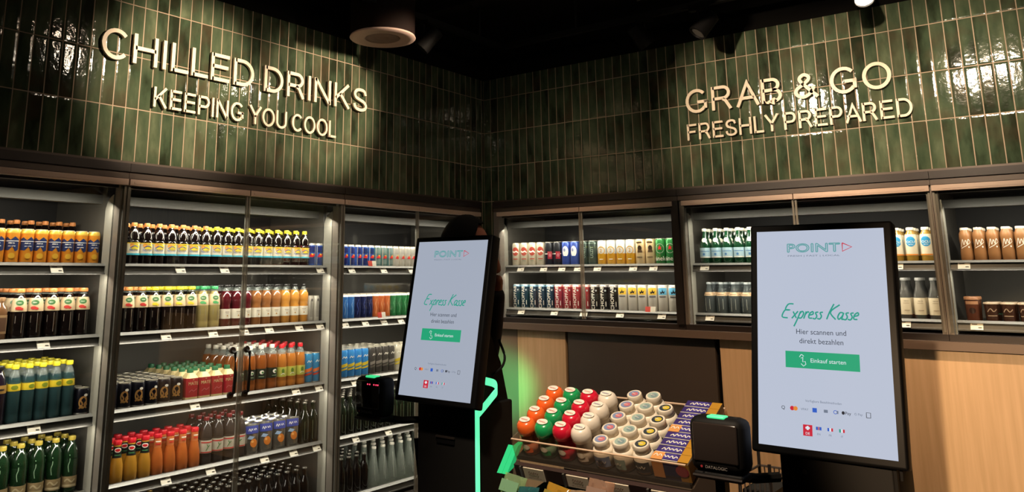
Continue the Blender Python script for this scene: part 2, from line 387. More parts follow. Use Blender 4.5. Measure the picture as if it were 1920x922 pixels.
fridge('display_fridge', 'tall glass-door drinks fridge at the outer end, beer-brown cans and lemon water', 1.352, .30, SL, [0, .68, 1.352], (-4.10, 0, 0), 0, GL, (.62, .74))
fridge('display_fridge', 'tall glass-door drinks fridge holding iced tea, syrup bottles and red cartons', 1.342, .30, SL, [0, .672, 1.342], (-2.746, 0, 0), 0, GL, (.612, .698))
fridge('display_fridge', 'tall glass-door drinks fridge behind the nearer-to-corner checkout kiosk, mostly energy drinks', 1.322, .30, SL, [0, .655, 1.322], (-1.40, 0, 0), 0, GL, (.60, .71))
fridge('counter_fridge', 'glass-door counter fridge next to the corner, full of beer cans', 1.375, 1.31, [1.655, 1.366], [.03, .70, 1.345], (0, -.090, 0), R(-90), GR, (), True)
fridge('counter_fridge', 'glass-door counter fridge behind the near kiosk, with green water bottles', 1.328, 1.31, [1.655, 1.366], [.02, .67, 1.326], (0, -1.468, 0), R(-90), GR)
fridge('counter_fridge', 'glass-door counter fridge with brown coffee bottles, farthest from the corner', 1.3, 1.31, [1.655, 1.366], [0, .65, 1.3], (0, -2.798, 0), R(-90), GR)

# ledge and panels below the counter fridges
g = G(); g.box(-.045, .030, -4.15, -.092, 1.238, 1.279, mat('taupe_ledge', (.16, .12, .095), .42, .2))
setp(g.obj('counter_ledge'), 'long brown metal ledge running under the counter fridges', 'ledge')
for y0, y1, m, lb, nm in ((-.262, -.092, mat('dark_brown_filler', (.20, .145, .10), .55), 'narrow dark brown wall panel in the corner, beside the far kiosk', 'wall_panel'),  # separate darker brown strip closing the corner up to the oak
                      (-.640, -.264, OAK, 'narrow light oak wall panel between the corner and the dark panel', 'wall_panel'),
                      (-1.632, -.658, mat('dark_taupe', (.050, .040, .033), .45), 'wide dark taupe wall panel behind the mint stand', 'wall_panel'),
                      (-4.15, -1.660, OAK, 'wide light oak wall panel behind the near kiosk, under the ledge', 'wall_panel')):
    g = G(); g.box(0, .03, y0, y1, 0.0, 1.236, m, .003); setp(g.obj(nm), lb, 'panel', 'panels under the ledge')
g = G(); g.box(.032, .06, -4.15, -.092, 0, 1.236, DARKWALL); structure(g, 'trim_4')

# ------------------------------------------------------------------ letter signs
def arc(cx, cy, rx, ry, a0, a1, n=18): return [(cx + rx * math.cos(R(a0 + (a1 - a0) * i / n)), cy + ry * math.sin(R(a0 + (a1 - a0) * i / n))) for i in range(n + 1)]
SW = .128; lo, hi = SW / 2, 1 - SW / 2
GLYPH = {  # width, strokes on a cap height of 1
 'C': (.74, [arc(.385, .5, .32, .45, 42, 318)]), 'O': (.80, [arc(.40, .5, .335, .45, 0, 360, 32)]), 'G': (.80, [arc(.40, .5, .335, .45, 42, 322), [(.42, .45), (.755, .45)], [(.70, .50), (.70, .16)]]),
 'H': (.70, [[(lo, 0), (lo, 1)], [(.70 - lo, 0), (.70 - lo, 1)], [(lo, .53), (.70 - lo, .53)]]), 'I': (SW, [[(lo, 0), (lo, 1)]]), 'L': (.53, [[(lo, 0), (lo, 1)], [(lo, lo), (.53, lo)]]),
 'E': (.62, [[(lo, 0), (lo, 1)], [(lo, lo), (.62, lo)], [(lo, hi), (.60, hi)], [(lo, .53), (.57, .53)]]), 'F': (.58, [[(lo, 0), (lo, 1)], [(lo, hi), (.58, hi)], [(lo, .51), (.52, .51)]]),
 'D': (.72, [[(lo, 0), (lo, 1)], [(lo, lo), (.30, lo)] + arc(.31, .5, .345, hi - .5, -90, 90) + [(.30, hi), (lo, hi)]]),
 'P': (.64, [[(lo, 0), (lo, 1)], [(lo, .44), (.38, .44)] + arc(.38, .688, .195, .248, -90, 90) + [(.38, hi), (lo, hi)]]),
 'R': (.70, [[(lo, 0), (lo, 1)], [(lo, .47), (.40, .47)] + arc(.40, .703, .195, .233, -90, 90) + [(.40, hi), (lo, hi)], [(.36, .47), (.48, .36), (.64, 0)]]),
 'B': (.66, [[(lo, 0), (lo, 1)], [(lo, lo), (.40, lo)] + arc(.39, .29, .205, .226, -90, 90) + [(.36, .516), (lo, .516)], [(.36, .516)] + arc(.36, .726, .185, .21, -90, 90) + [(.36, hi), (lo, hi)]]),
 'N': (.71, [[(lo, 0), (lo, 1)], [(.71 - lo, 0), (.71 - lo, 1)], [(lo, .98), (.71 - lo, .02)]]), 'K': (.70, [[(lo, 0), (lo, 1)], [(lo + .01, .36), (.62, 1)], [(.26, .58), (.64, 0)]]),
 'S': (.66, [smooth_line([(.065, .31), (.13, .13), (.33, lo), (.53, .12), (.59, .27), (.50, .42), (.32, .50), (.15, .58), (.09, .73), (.16, .88), (.33, hi), (.51, .89), (.575, .72)], 5)]),
 'Y': (.74, [[(.04, 1), (.37, .46), (.70, 1)], [(.37, .50), (.37, 0)]]), 'U': (.70, [[(lo, 1), (lo, .36)] + arc(.35, .36, .286, .296, 180, 360) + [(.70 - lo, .36), (.70 - lo, 1)]]),
 'A': (.76, [[(.05, 0), (.38, .97), (.71, 0)], [(.17, .34), (.59, .34)]]),
 '&': (.72, [smooth_line([(.70, .02), (.42, .40), (.22, .70), (.22, .84), (.34, .935), (.47, .84), (.44, .69), (.26, .53), (.10, .38), (.08, .21), (.19, .08), (.34, .07), (.50, .20), (.61, .43)], 5)])}
def letter_obj(ch, cap, wide, t, loc):
    """a flat-cut raised letter: each stroke a solid band standing 1 cm off the tiles"""
    g = G()
    for ln in GLYPH[ch][1]:
        P_ = [Vector((p[0] * cap * wide, p[1] * cap)) for p in ln]; P_ = [p for i, p in enumerate(P_) if i == 0 or (p - P_[i - 1]).length > 1e-5]; n = len(P_); hw = SW * cap / 2; closed = (P_[0] - P_[-1]).length < 1e-4; left = []; right = []
        for i, p in enumerate(P_):
            a = (P_[i] - P_[i - 1]).normalized() if i > 0 else ((P_[-1] - P_[-2]).normalized() if closed else (P_[1] - P_[0]).normalized())
            b = (P_[i + 1] - P_[i]).normalized() if i < n - 1 else ((P_[1] - P_[0]).normalized() if closed else a)
            m = (a + b).normalized(); nn = Vector((-m.y, m.x)) * (hw / max(.45, m.dot(a))); left.append(p + nn); right.append(p - nn)
        vs = [(q.x, y, q.y) for y in (-.022, -.009) for side in (left, right) for q in side]; fs = []
        for i in range(n - 1): fs += [(i, i + 1, n + i + 1, n + i), (2 * n + i, 3 * n + i, 3 * n + i + 1, 2 * n + i + 1), (i, 2 * n + i, 2 * n + i + 1, i + 1), (n + i, n + i + 1, 3 * n + i + 1, 3 * n + i)]
        fs += [(0, n, 3 * n, 2 * n), (n - 1, 3 * n - 1, 4 * n - 1, 2 * n - 1)]
        g.add(vs, fs, SIGNM)
    for zz in (.3, .7):
        q = GLYPH[ch][1][0]; p = q[int(len(q) * zz) if len(q) > 2 else 0]; x = p[0] * cap * wide; z = (p[1] if len(q) > 2 else zz) * cap; g.box(x - .003, x + .003, -.010, 0, z - .003, z + .003, SIGNM)
    return g.obj('letter', t, loc)
def sign(name, label, lines, loc, rz):
    t = empty(name, label, 'sign', loc, rz)
    for body, x0, x1, zb, cap in lines:
        xs = [0.0]
        for i, c in enumerate(body):
            gap = {'A': .05, 'Y': .05, 'L': .07, 'O': .09, 'C': .09, 'G': .10}.get(c, .12); xs.append(xs[-1] + (GLYPH[c][0] + gap if c != ' ' else .22))
        wide = (x1 - x0) / ((xs[-2] + GLYPH[body[-1]][0]) * cap)
        for i, c in enumerate(body):
            if c != ' ': letter_obj(c, cap, wide, t, (x0 + xs[i] * cap * wide, 0, zb))
    return t
sign('letter_sign', 'cream raised letters CHILLED DRINKS KEEPING YOU COOL on green tiles', [('CHILLED DRINKS', 0, 1.705, 2.578, .144), ('KEEPING YOU COOL', .277, 1.45, 2.388, .098)], (-2.932, 0, 0), 0)
sign('letter_sign', 'cream raised letters GRAB & GO FRESHLY PREPARED on green tiles', [('GRAB & GO', 0, 1.13, 2.558, .144), ('FRESHLY PREPARED', 0, 1.208, 2.394, .098)], (0, -1.555, 0), R(-90))

# ------------------------------------------------------------------ ceiling fittings
g = G(); g.box(-6, -.33, -.437, -.403, 3.10, 3.135, BLACK)
for x in (-3.2, -1.9, -.6): g.tube([(x, -.42, 3.135), (x, -.42, CEIL)], .008, BLACK)
setp(g.obj('lighting_track'), 'black lighting track hung in front of the chilled drinks tiles', 'track')
g = G(); g.box(-.367, -.333, -6, -.442, 3.10, 3.135, BLACK)
for y in (-1.0, -2.2, -3.6): g.tube([(-.35, y, 3.135), (-.35, y, CEIL)], .008, BLACK)
setp(g.obj('lighting_track'), 'black lighting track hung in front of the grab and go tiles', 'track')
LENS = mat('lit_lens', (1, .9, .7), .3, emit=(1, .86, .66), es=45)
LENSOFF = mat('dark_lens', (.10, .09, .08), .2)
def lamp(label, loc, target, lens, group='track spotlights', top=3.10):
    """spot head hung from the track above it"""
    t = empty('track_spotlight', label, 'spotlight', loc, 0, group)
    d = (Vector(target) - Vector(loc)).normalized(); q = d.to_track_quat('-Z', 'Y').to_euler()
    g = G(); g.lathe([(.030, .13), (.046, .12), (.050, .02), (.052, -.005), (.052, -.022), (.045, -.022), (.042, -.012)][::-1], BLACK, 20); g.obj('lamp_head', t, rot=q)
    g = G(); g.lathe([(.041, -.013), (.041, -.009)], lens, 20); g.obj('lens', t, rot=q)
    g = G(); g.tube([(0, 0, .055), (0, 0, top - loc[2])], .010, BLACK); g.box(-.02, .02, -.05, .05, top - loc[2] - .02, top - loc[2], BLACK); g.obj('bracket', t)
for i, (p, tt, e, a, b) in enumerate(LAMPS):
    lamp(('lit spotlight aimed at the start of the chilled drinks sign', 'lit spotlight aimed at the end of the chilled drinks sign', 'lit spotlight aimed at the start of the grab and go sign', 'lit spotlight aimed at the end of the grab and go sign', 'lit spotlight aimed at tiles past the grab and go sign')[i], p, tt, LENS, 'spotlights facing the tiled walls', CEIL)
lamp('unlit black spotlight on the track, beside the round ceiling speaker', (-1.159, -.42, 2.95), (-1.4, -.1, 2.5), LENSOFF)
lamp('unlit black spotlight nearer the corner, on the track by the grab and go tiles', (-.35, -1.469, 2.95), (-.1, -1.7, 2.5), LENSOFF)
lamp('unlit black spotlight on the track, farther from the corner of the pair', (-.35, -1.80, 2.96), (-.6, -1.5, 2.5), LENSOFF)
lamp('lit spotlight with a bright white lens at the upper edge above the sign', (-.35, -2.655, 2.965), (-1.0, -2.9, 2.0), LENS)
t = empty('ceiling_speaker', 'round ceiling speaker with pale pink rim in a dark cylinder', 'speaker', (-1.425, -.337, 2.945))
SPK = mat('dusty_pink_rim', (.50, .36, .31), .5)
g = G(); g.lathe([(.187, .012), (.187, .395)], mat('dark_red_brown', (.010, .005, .004), .8, spec=.1), 40); g.obj('housing', t)
g = G(); g.lathe([(.150, .016), (.188, .014), (.192, .004), (.188, 0), (.150, -.003), (.105, .001), (.100, .010)], SPK, 40); g.obj('rim', t)
g = G(); g.lathe([(.100, .004), (.098, .001), (.06, .012), (.035, .004), (.012, .0)], mat('speaker_cone', (.22, .15, .125), .7), 32); g.obj('cone', t)

# ------------------------------------------------------------------ goods
ORD = ['first', 'second', 'third', 'fourth', 'fifth', 'sixth', 'seventh', 'eighth', 'ninth', 'tenth', 'eleventh', 'twelfth', 'thirteenth', 'fourteenth', 'fifteenth', 'sixteenth', 'seventeenth', 'eighteenth']
class Kind:
    """one kind of goods: a root mesh and its part meshes; place() copies it"""
    def __init__(s, name, cat): s.name, s.cat, s.root, s.parts = name, cat, None, []
    def place(s, loc, rz, label, group):
        o = bpy.data.objects.new(s.name, s.root); COL.objects.link(o); o.location = loc; o.rotation_euler = (0, 0, rz)
        setp(o, label, s.cat, group)
        for nm, me in s.parts:
            c = bpy.data.objects.new(nm, me); COL.objects.link(c); c.parent = o
        return o
def P(name, hexcol, rough=.35, **k):
    if name.startswith(('can_', 'slim_')) and 'ink' not in name: k.setdefault('metal', .45)
    return mat(name, S(hexcol), rough, **k)
INK = P('ink_dark', '#15161c'); INKW = P('ink_white', '#efe9dc'); RED = P('ink_red', '#c8242c'); NAVY = P('ink_navy', '#1d2a52'); ORANGE = P('ink_orange', '#e08a2c')
YEL = P('ink_yellow', '#e6c52e'); GRN = P('ink_green', '#2e7a3c'); GOLD = P('ink_gold', '#b98a4a'); BLUE = P('ink_blue', '#2c57b0'); CYAN = P('ink_cyan', '#46b6cf'); BROWN = P('ink_brown', '#5a3a22')

LIDM = P('lid_pale_metal', '#c9c2b0', .35, metal=.35)
def can(name, body, r, h, art, cat='can', lid=LIDM, bands=()):
    k = Kind(name, cat); g = G()
    prof = [(r * .78, .001), (r * .84, 0), (r * .97, .006), (r, .012)]; mats = [ALU, ALU, ALU]
    zs = sorted(bands, key=lambda b: b[0])
    z = .012; cur = body
    for zb, mb in zs: prof.append((r, zb)); mats.append(cur); prof.append((r, zb + .0001)); mats.append(mb); cur = mb
    prof += [(r, h - .013), (r * .86, h - .003)]; mats += [cur, cur]
    g.lathe(prof, body, 20, mats=mats + [cur]); g.art(art, r); k.root = g.mesh(name)
    g = G(); g.lathe([(r * .86, h - .003), (r * .875, h), (r * .82, h), (r * .79, h - .004)], lid, 20)
    g.box(-.006, .006, -.012, .008, h - .004, h - .0025, ALU); k.parts.append(('lid', g.mesh('lid'))); return k
def rad_at(prof):
    def f(z):
        for (r0, z0), (r1, z1) in zip(prof, prof[1:]):
            if z0 <= z <= z1: return r0 + (r1 - r0) * ((z - z0) / (z1 - z0) if z1 > z0 else 0)
        return prof[-1][0]
    return f
def bottle(name, prof, liquid, cap, label=None, art=(), extra=(), fill=None, glass=None, neck_art=()):
    """prof ends at the neck top; cap = (r, h, material); label = (z0, z1, material)"""
    k = Kind(name, 'bottle'); g = G(); R_ = rad_at(prof)
    if fill is None: g.lathe(prof, liquid, 18)
    else: g.lathe(prof, None, 18, mats=[liquid if (a[1] + b[1]) / 2 < fill else glass for a, b in zip(prof, prof[1:])] + [glass])
    g.art(neck_art, R_); k.root = g.mesh(name)
    if label:
        z0, z1, m = label; g = G(); n = 5
        g.lathe([(R_(z0) , z0)] + [(R_(z0 + (z1 - z0) * i / n) + .0005, z0 + (z1 - z0) * i / n) for i in range(n + 1)] + [(R_(z1), z1)], m, 18)
        g.art(art, lambda z: R_(min(max(z, z0), z1)) + .0005, lift=.0005); k.parts.append(('label', g.mesh('label')))
    r, h, m = cap; zt = prof[-1][1]; g = G()
    g.lathe([(r * .96, zt - .006), (r, zt - .005), (r, zt + h - .009), (r * .93, zt + h - .006)], m, 18)
    for i in range(9):
        a = i * 2 * math.pi / 9; g.box(r * math.cos(a) - .0006, r * math.cos(a) + .0006, r * math.sin(a) - .0006, r * math.sin(a) + .0006, zt - .004, zt + h - .010, m)
    k.parts.append(('cap', g.mesh('cap')))
    for nm, gg in extra: k.parts.append((nm, gg.mesh(nm)))
    return k
def pet(r, h, waist=None):
    """profile of a plastic drinks bottle"""
    p = [(r * .82, 0), (r * .97, .005), (r, .014), (r, .034), (r * .965, .038), (r, .042)]
    if waist: p += [(r, waist - .006), (r * .90, waist), (r, waist + .006)]
    p += [(r, h * .60), (r * .95, h * .68), (r * .80, h * .78), (r * .56, h * .865), (r * .40, h * .90), (r * .40, h - .014)]
    return p
TEA = P('dark_tea', '#120b0a', .1, coat=.6); AMBER = P('amber_syrup', '#8a5224', .1, coat=.6); CLEAR = film('clear_bottle', (.55, .60, .58), .20, .06)
BEIGE = P('label_beige', '#cdb692'); LY = P('label_yellow', '#e3d04a'); LW = P('label_white', '#e4ddca'); LIME = P('label_lime', '#b5b552')
CAPO = P('cap_orange', '#e0914f'); CAPY = P('cap_yellow', '#dfd233'); CAPG = P('cap_green', '#3e9c62'); CAPR = P('cap_red', '#c4202c'); CAPW = P('cap_white', '#ddd8cb'); CAPK = P('cap_black', '#141212')
SILV = P('can_silver', '#c3c0b6', .3, metal=.5)

K = {}
K['orange'] = can('tall_drink_can', P('can_orange', '#dd8f2d', .3), .0275, .152, [('poly', [(-.03, .062), (-.03, .108), (-.018, .116), (-.004, .104), (.012, .118), (.03, .106), (.03, .062), (.016, .056), (.004, .076), (-.010, .06)], NAVY), ('rect', -.03, .03, .098, .100, INKW), ('scrawl', 0, .090, .022, .007, INKW), ('scrawl', .002, .078, .026, .005, INKW), ('ell', .004, .038, .012, .012, P('can_peach', '#e8b23c'))], bands=[(.132, P('can_gold_top', '#d6b04a', .3))])
nest = [('ell', .004, .088, .022, .016, P('label_lemon', '#ecd23a')), ('ell', -.012, .096, .010, .010, P('label_peach', '#e8a04a')), ('text', 'NESTEA', 0, .074, .010, BLUE, 'flat', .85), ('line', [smooth_line([(-.018, .083), (0, .094), (.018, .086)])], .003, BLUE), ('rect', -.036, .036, .050, .058, CYAN), ('rect', -.036, .036, .104, .108, YEL)]
for nm, c in (('tea_o', CAPO), ('tea_y', CAPY)):
    K[nm] = bottle('iced_tea_bottle', pet(.0295, .205, .118), TEA, (.0135, .018, c), (.050, .108, LW), nest, neck_art=[('line', [smooth_line([(-.016, .128), (-.018, .15), (-.006, .162), (.010, .158), (.016, .14), (.012, .126)])], .0012, INKW)])
def energy(name, a, b, base=SILV, r=.0258, h=.137):
    return can(name, a, r, h, [('rect', -.023, -.018, .014, .122, base), ('rect', .017, .022, .014, .122, base), ('rect', -.018, .017, .086, .118, b), ('poly', [(-.018, .020), (-.018, .048), (.017, .058), (.017, .020)], b), ('ell', 0, .070, .007, .008, YEL), ('poly', [(-.018, .058), (-.007, .078), (.002, .066), (.010, .080), (.017, .068), (.004, .056)], RED)], bands=[(.125, base)])
K['en_blue'] = energy('energy_drink_can', BLUE, P('can_indigo', '#2a3478', .3)); K['en_teal'] = energy('energy_drink_can', P('can_teal', '#5d8f92', .3), P('can_pale2', '#7d9a98', .3)); K['en_white'] = energy('energy_drink_can', P('can_white', '#d8d4c8', .3), P('can_white2', '#c2bfb6', .3))
def fuze(nm, cap, liquid, fruit):
    K[nm] = bottle('infused_tea_bottle', pet(.0315, .215), liquid, (.0185, .016, cap), (.117, .172, BEIGE), fill=.178, glass=CLEAR, art= [('ell', 0, .153, .016, .011, P('leaf_green', '#3e6a3c')), ('scrawl', 0, .153, .016, .005, INKW), ('ell', -.004, .131, .012, .007, fruit), ('ell', .008, .128, .007, .005, fruit)], neck_art=[('line', [[(-.012, .07), (-.012, .10)], [(.014, .03), (.014, .11)]], .0016, P('gleam_pet', '#8f8478'))])  # gleam lines are highlights painted down the bottle's side
fuze('fz_o', CAPO, TEA, P('fruit_red', '#c03a34')); fuze('fz_y', CAPY, TEA, P('fruit_lemon', '#dfc93c')); fuze('fz_g', CAPG, P('pale_tea', '#9a8a56', .1, coat=.5), P('fruit_mint', '#57a868'))
syr = [(.026, 0), (.0285, .006), (.0285, .100), (.026, .108), (.029, .125), (.0305, .145), (.028, .165), (.019, .183), (.011, .195), (.0105, .209)]
for nm, c in (('sy_red', '#4c1018'), ('sy_amber', '#8d5a30'), ('sy_gold', '#bd8236')):
    K[nm] = bottle('glass_drink_bottle', syr, P('syrup' + nm, c, .08, coat=.8), (.0125, .012, CAPK), (.045, .094, LW), fill=.176, glass=CLEAR, art=[('rect', -.012, .012, .078, .080, BROWN), ('rect', -.009, .009, .071, .0722, BROWN), ('ell', 0, .060, .004, .004, GOLD)])
K['pale_can'] = can('pale_drink_can', P('can_paper_white', '#c9c4b8', .4), .0205, .148, [('rect', -.008, .008, .03, .12, P('can_pale_grey', '#a9a59b')), ('ell', .002, .125, .006, .008, P('grey_ink', '#55524e'))])
def slim(nm, c, ink='#e9e4d6', name='slim_drink_can'):
    K[nm] = can(name, P('slim_' + nm, c, .3), .0245, .150, [('line', [[(-.012, .03), (-.006, .06), (-.014, .09), (-.004, .12)], [(.01, .03), (.014, .07), (.006, .1)]], .003, P('slim_ink_' + nm, ink))], bands=[(.018, P('slim_' + nm, c, .3)), (.136, WHITE)])
slim('sl_blue', '#3f7cc4', '#8fb7e0'); slim('sl_navy', '#1c2450', '#4a5fa8'); slim('sl_orange', '#d0703a', '#e8a878'); slim('sl_green', '#2c8048', '#7ec08f')
K['lemon_water'] = bottle('lemon_water_bottle', pet(.0268, .238), film('teal_water', (.03, .07, .075), .68, .06), (.0145, .018, CAPY), (.132, .160, P('label_lemonade', '#c9b22c')), fill=.19, glass=CLEAR, art=[('ell', 0, .146, .014, .009, P('label_olive', '#6d7a22'))])
K['purple_tall'] = bottle('dark_purple_bottle', pet(.030, .238), P('purple_drink', '#1c141f', .12, coat=.5), (.0145, .018, CAPK), (.128, .160, P('label_bronze', '#8a6a34')), [('rect', -.02, .02, .140, .146, INK)], extra=())
K['dark_can'] = can('dark_drink_can', P('can_midnight', '#12111c', .3), .0318, .115, [('ring', -.002, .055, .018, .026, .006, GOLD), ('line', [smooth_line([(-.016, .03), (-.004, .048), (-.012, .066), (.004, .08), (.012, .062), (.004, .046), (.014, .03)])], .006, P('can_copper', '#c08b52')), ('ell', .008, .085, .008, .006, INKW), ('line', [smooth_line([(-.014, .045), (.002, .036), (.016, .048)])], .004, GOLD)])
g = G(); mr, mh = .034, .128
MATER, MATEC = P('carton_red', '#a8222e'), P('carton_cream', '#d3c08c')
ring = lambda k, z: [(k * mr * x, k * mr * y, z) for x, y in ((-1, -.7), (-.7, -1), (.7, -1), (1, -.7), (1, .7), (.7, 1), (-.7, 1), (-1, .7))]
zz = [(1, 0, MATEC), (1, .016, MATER), (1, .104, MATEC), (.62, .122, MATEC), (.5, mh, MATEC)]
for (a, za, m), (b, zb, _) in zip(zz, zz[1:]): g.add(ring(a, za) + ring(b, zb), [(i, (i + 1) % 8, 8 + (i + 1) % 8, 8 + i) for i in range(8)], m)
g.add(ring(1, 0), [list(range(8))[::-1]], MATEC); g.add(ring(.5, mh), [list(range(8))], MATEC)
g.art([('text', 'MATE', 0, .080, .0150, MATEC), ('line', [smooth_line([(-.022, .040), (-.008, .05), (.004, .044), (.02, .054)])], .003, P('carton_pink', '#d0707a')), ('rect', -.004, .004, .096, .099, MATEC)], yd=-mr)
K['mate'] = Kind('drink_carton', 'carton'); K['mate'].root = g.mesh('drink_carton'); g = G(); g.lathe([(.0155, mh - .003), (.0155, mh + .016), (.014, mh + .019)], P('cap_dark_green', '#1f6a44', .4), 16); g.lathe([(.010, mh + .019), (.010, mh + .020)], P('cap_dark_green', '#1f6a44', .4), 16); K['mate'].parts.append(('cap', g.mesh('cap')))
K['apple'] = bottle('dark_label_bottle', pet(.0325, .232), P('apple_juice', '#80451c', .1, coat=.6), (.0135, .020, CAPW), (.060, .112, P('label_pine', '#16261f')), fill=.175, glass=CLEAR, art=[('ell', .002, .094, .012, .010, INKW), ('rect', -.014, .014, .070, .074, P('label_sage', '#7d9a7c')), ('ell', .006, .093, .006, .005, GRN)])
K['spritz'] = bottle('amber_spritzer_bottle', pet(.0308, .226), P('amber_spritz', '#a8672a', .1, coat=.6), (.0135, .021, CAPR), (.058, .108, LIME), fill=.178, glass=CLEAR, art=[('ell', 0, .088, .008, .012, P('label_leaf', '#5c7a2c')), ('line', [smooth_line([(-.012, .068), (0, .076), (.012, .07)])], .003, INKW)])
def iced(nm, c, s1, s2, name='striped_drink_can'):
    K[nm] = can(name, P('can_' + nm, c, .28, metal=.2), .0272, .166, [('poly', [(-.03, .060), (-.03, .078), (.03, .094), (.03, .076)], P('st_' + nm, s1)), ('poly', [(-.03, .044), (-.03, .054), (.03, .068), (.03, .058)], P('st2_' + nm, s2)), ('scrawl', 0, .122, .030, .018, INKW)])
iced('ic_blue', '#2c82b4', '#dd7038', '#b8402c'); iced('ic_sky', '#3a86c8', '#e2c53c', '#e2c53c'); iced('ic_dark', '#4a4642', '#8a837a', '#6a635b'); iced('ic_yel', '#cfc9b6', '#d0b83c', '#d8c24a')
K['green_big'] = bottle('green_soda_bottle', pet(.031, .235, .15), P('green_pet', '#142a16', .12, coat=.6), (.0145, .018, P('cap_mustard', '#b09a3c')), (.028, .072, P('label_kraft', '#9c8560')), [('rect', -.03, .03, .032, .040, P('label_tan', '#c9b692')), ('line', [smooth_line([(-.02, .052), (-.008, .062), (.008, .05), (.022, .06)])], .006, P('label_tan', '#c9b692'))], neck_art=[('line', [smooth_line([(-.006, .16), (-.004, .135), (-.009, .115), (-.005, .09)])], .003, P('gleam_green', '#8fa58a'))])  # the wavy gleam is a highlight painted on the green plastic
jp = [(.026, 0), (.030, .008), (.0305, .040), (.028, .075), (.0215, .105), (.0175, .125), (.0175, .168)]
for nm, c in (('ju_gold', '#b5822c'), ('ju_orange', '#b4602a')):
    K[nm] = bottle('juice_bottle', jp, P('juice' + nm, c, .15, coat=.5), (.0185, .020, CAPR), (.108, .156, P('label_jet', '#1a1c18')), [('ell', 0, .141, .0155, .010, INKW), ('ell', 0, .141, .012, .006, RED), ('rect', -.014, .014, .118, .122, P('label_fern', '#3e7a4c'))])
K['ju_orange'].parts[0] = ('label', (lambda g: (g.lathe([(.0182, .118), (.0182, .160)], P('label_juice_orange', '#b8683a'), 18), g.art([('rect', -.012, .012, .146, .150, INKW), ('rect', -.012, .012, .134, .139, RED)], .0184), g)[2])(G()).mesh('label'))
K['flora'] = bottle('botanical_water_bottle', pet(.031, .225), film('smoky_bottle', (.04, .034, .032), .7, .06), (.0135, .018, P('cap_maroon', '#5a1218')), (.055, .115, P('label_chalk', '#b9b3a2')), [('rect', -.035, .035, .103, .108, RED), ('rect', -.035, .035, .058, .062, RED), ('line', [smooth_line([(-.01, .068), (0, .085), (-.006, .096)]), smooth_line([(0, .085), (.010, .092)])], .003, GRN)])
g = G(); pw, ph, n, mm = .042, .150, 10, 10; vs = []
for side in (-1, 1):
    for i in range(mm + 1):
        for j in range(n + 1):
            u, v = j / n * 2 - 1, i / mm; th = .024 * (1 - u * u) ** .6 * (1 - v) ** .5 * (1 if 0 < v < 1 else .9) + .0008
            vs.append((u * pw * (1 - .10 * (1 - v)), side * (th + .0012 * math.sin(9 * u + 13 * v)), .002 + v * ph))
q = (mm + 1) * (n + 1); fs = []
for sd in (0, 1):
    for i in range(mm):
        for j in range(n):
            a = sd * q + i * (n + 1) + j; f = [a, a + 1, a + n + 2, a + n + 1]; fs.append(f if sd == 0 else f[::-1])
for i in range(mm):
    for j in (0, n): a = i * (n + 1) + j; f = [a, a + n + 1, q + a + n + 1, q + a]; fs.append(f[::-1] if j == n else f)
for j in range(n): fs.append([j + 1, j, q + j, q + j + 1]); a = mm * (n + 1) + j; fs.append([a, a + 1, q + a + 1, q + a])
g.add(vs, fs, P('foil', '#a7a49c', .22, metal=.85), True)
K['pouch'] = Kind('drink_pouch', 'pouch'); K['pouch'].root = g.mesh('drink_pouch')
g = G()
def on_pouch(x, z): u, v = x / (pw * .95), (z - .002) / ph; return -(.024 * max(0, 1 - u * u) ** .6 * (1 - v) ** .5 + .0030)
for it in [('rect', -.036, .036, .104, .142, P('pouch_blue', '#38428c')), ('scrawl', 0, .123, .046, .014, INKW), ('ell', .004, .058, .020, .021, P('pouch_orange', '#c9752e')), ('ell', -.004, .066, .007, .006, P('pouch_light', '#e3ab62')), ('poly', [(-.030, .08), (-.018, .095), (.010, .088), (-.006, .076)], P('pouch_sky', '#8fa6c4'))]:
    a, b, m = shape2d(it); g.add([(x, on_pouch(x, z) - (.0012 if it[0] == 'scrawl' or it[1] == -.004 else 0), z) for x, z in a], b, m, True)
K['pouch'].parts.append(('print', g.mesh('print')))
wine = [(.027, 0), (.0295, .006), (.0295, .120), (.026, .145), (.014, .170), (.0125, .180), (.0125, .215)]
DG = P('dark_green_glass', '#141a10', .08, coat=.9)
K['dark_glass'] = bottle('dark_glass_bottle', wine, DG, (.0135, .010, P('foil_grey', '#8b867c', .3, metal=.6)), None, neck_art=[('line', [[(-.013, .02), (-.013, .12)], [(.010, .03), (.010, .115)]], .002, P('gleam_olive', '#5d6650'))])  # two highlight streaks painted on the dark glass
K['beer'] = bottle('brown_beer_bottle', [(r, z * .92) for r, z in wine], P('beer_glass', '#120c0a', .08, coat=.9), (.014, .009, P('crown_silver', '#b9b6ad', .25, metal=.8)), None)
K['beer_gold'] = bottle('gold_cap_bottle', [(r, z * .88) for r, z in wine], P('cola_glass', '#0f0b0a', .08, coat=.9), (.014, .010, P('crown_gold', '#b3914f', .3, metal=.7)), None)
K['carafe'] = bottle('clear_carafe_bottle', [(.034, 0), (.038, .006), (.037, .04), (.027, .11), (.016, .175), (.0135, .215)], film('clear_glass_bottle', (.50, .54, .50), .26, .05), (.0145, .014, CAPW), None, neck_art=[('line', [smooth_line([(-.012, .03), (-.010, .10), (-.006, .17)])], .0022, P('gleam_clear', '#b5b8ae'))])  # curved highlight painted along the taper
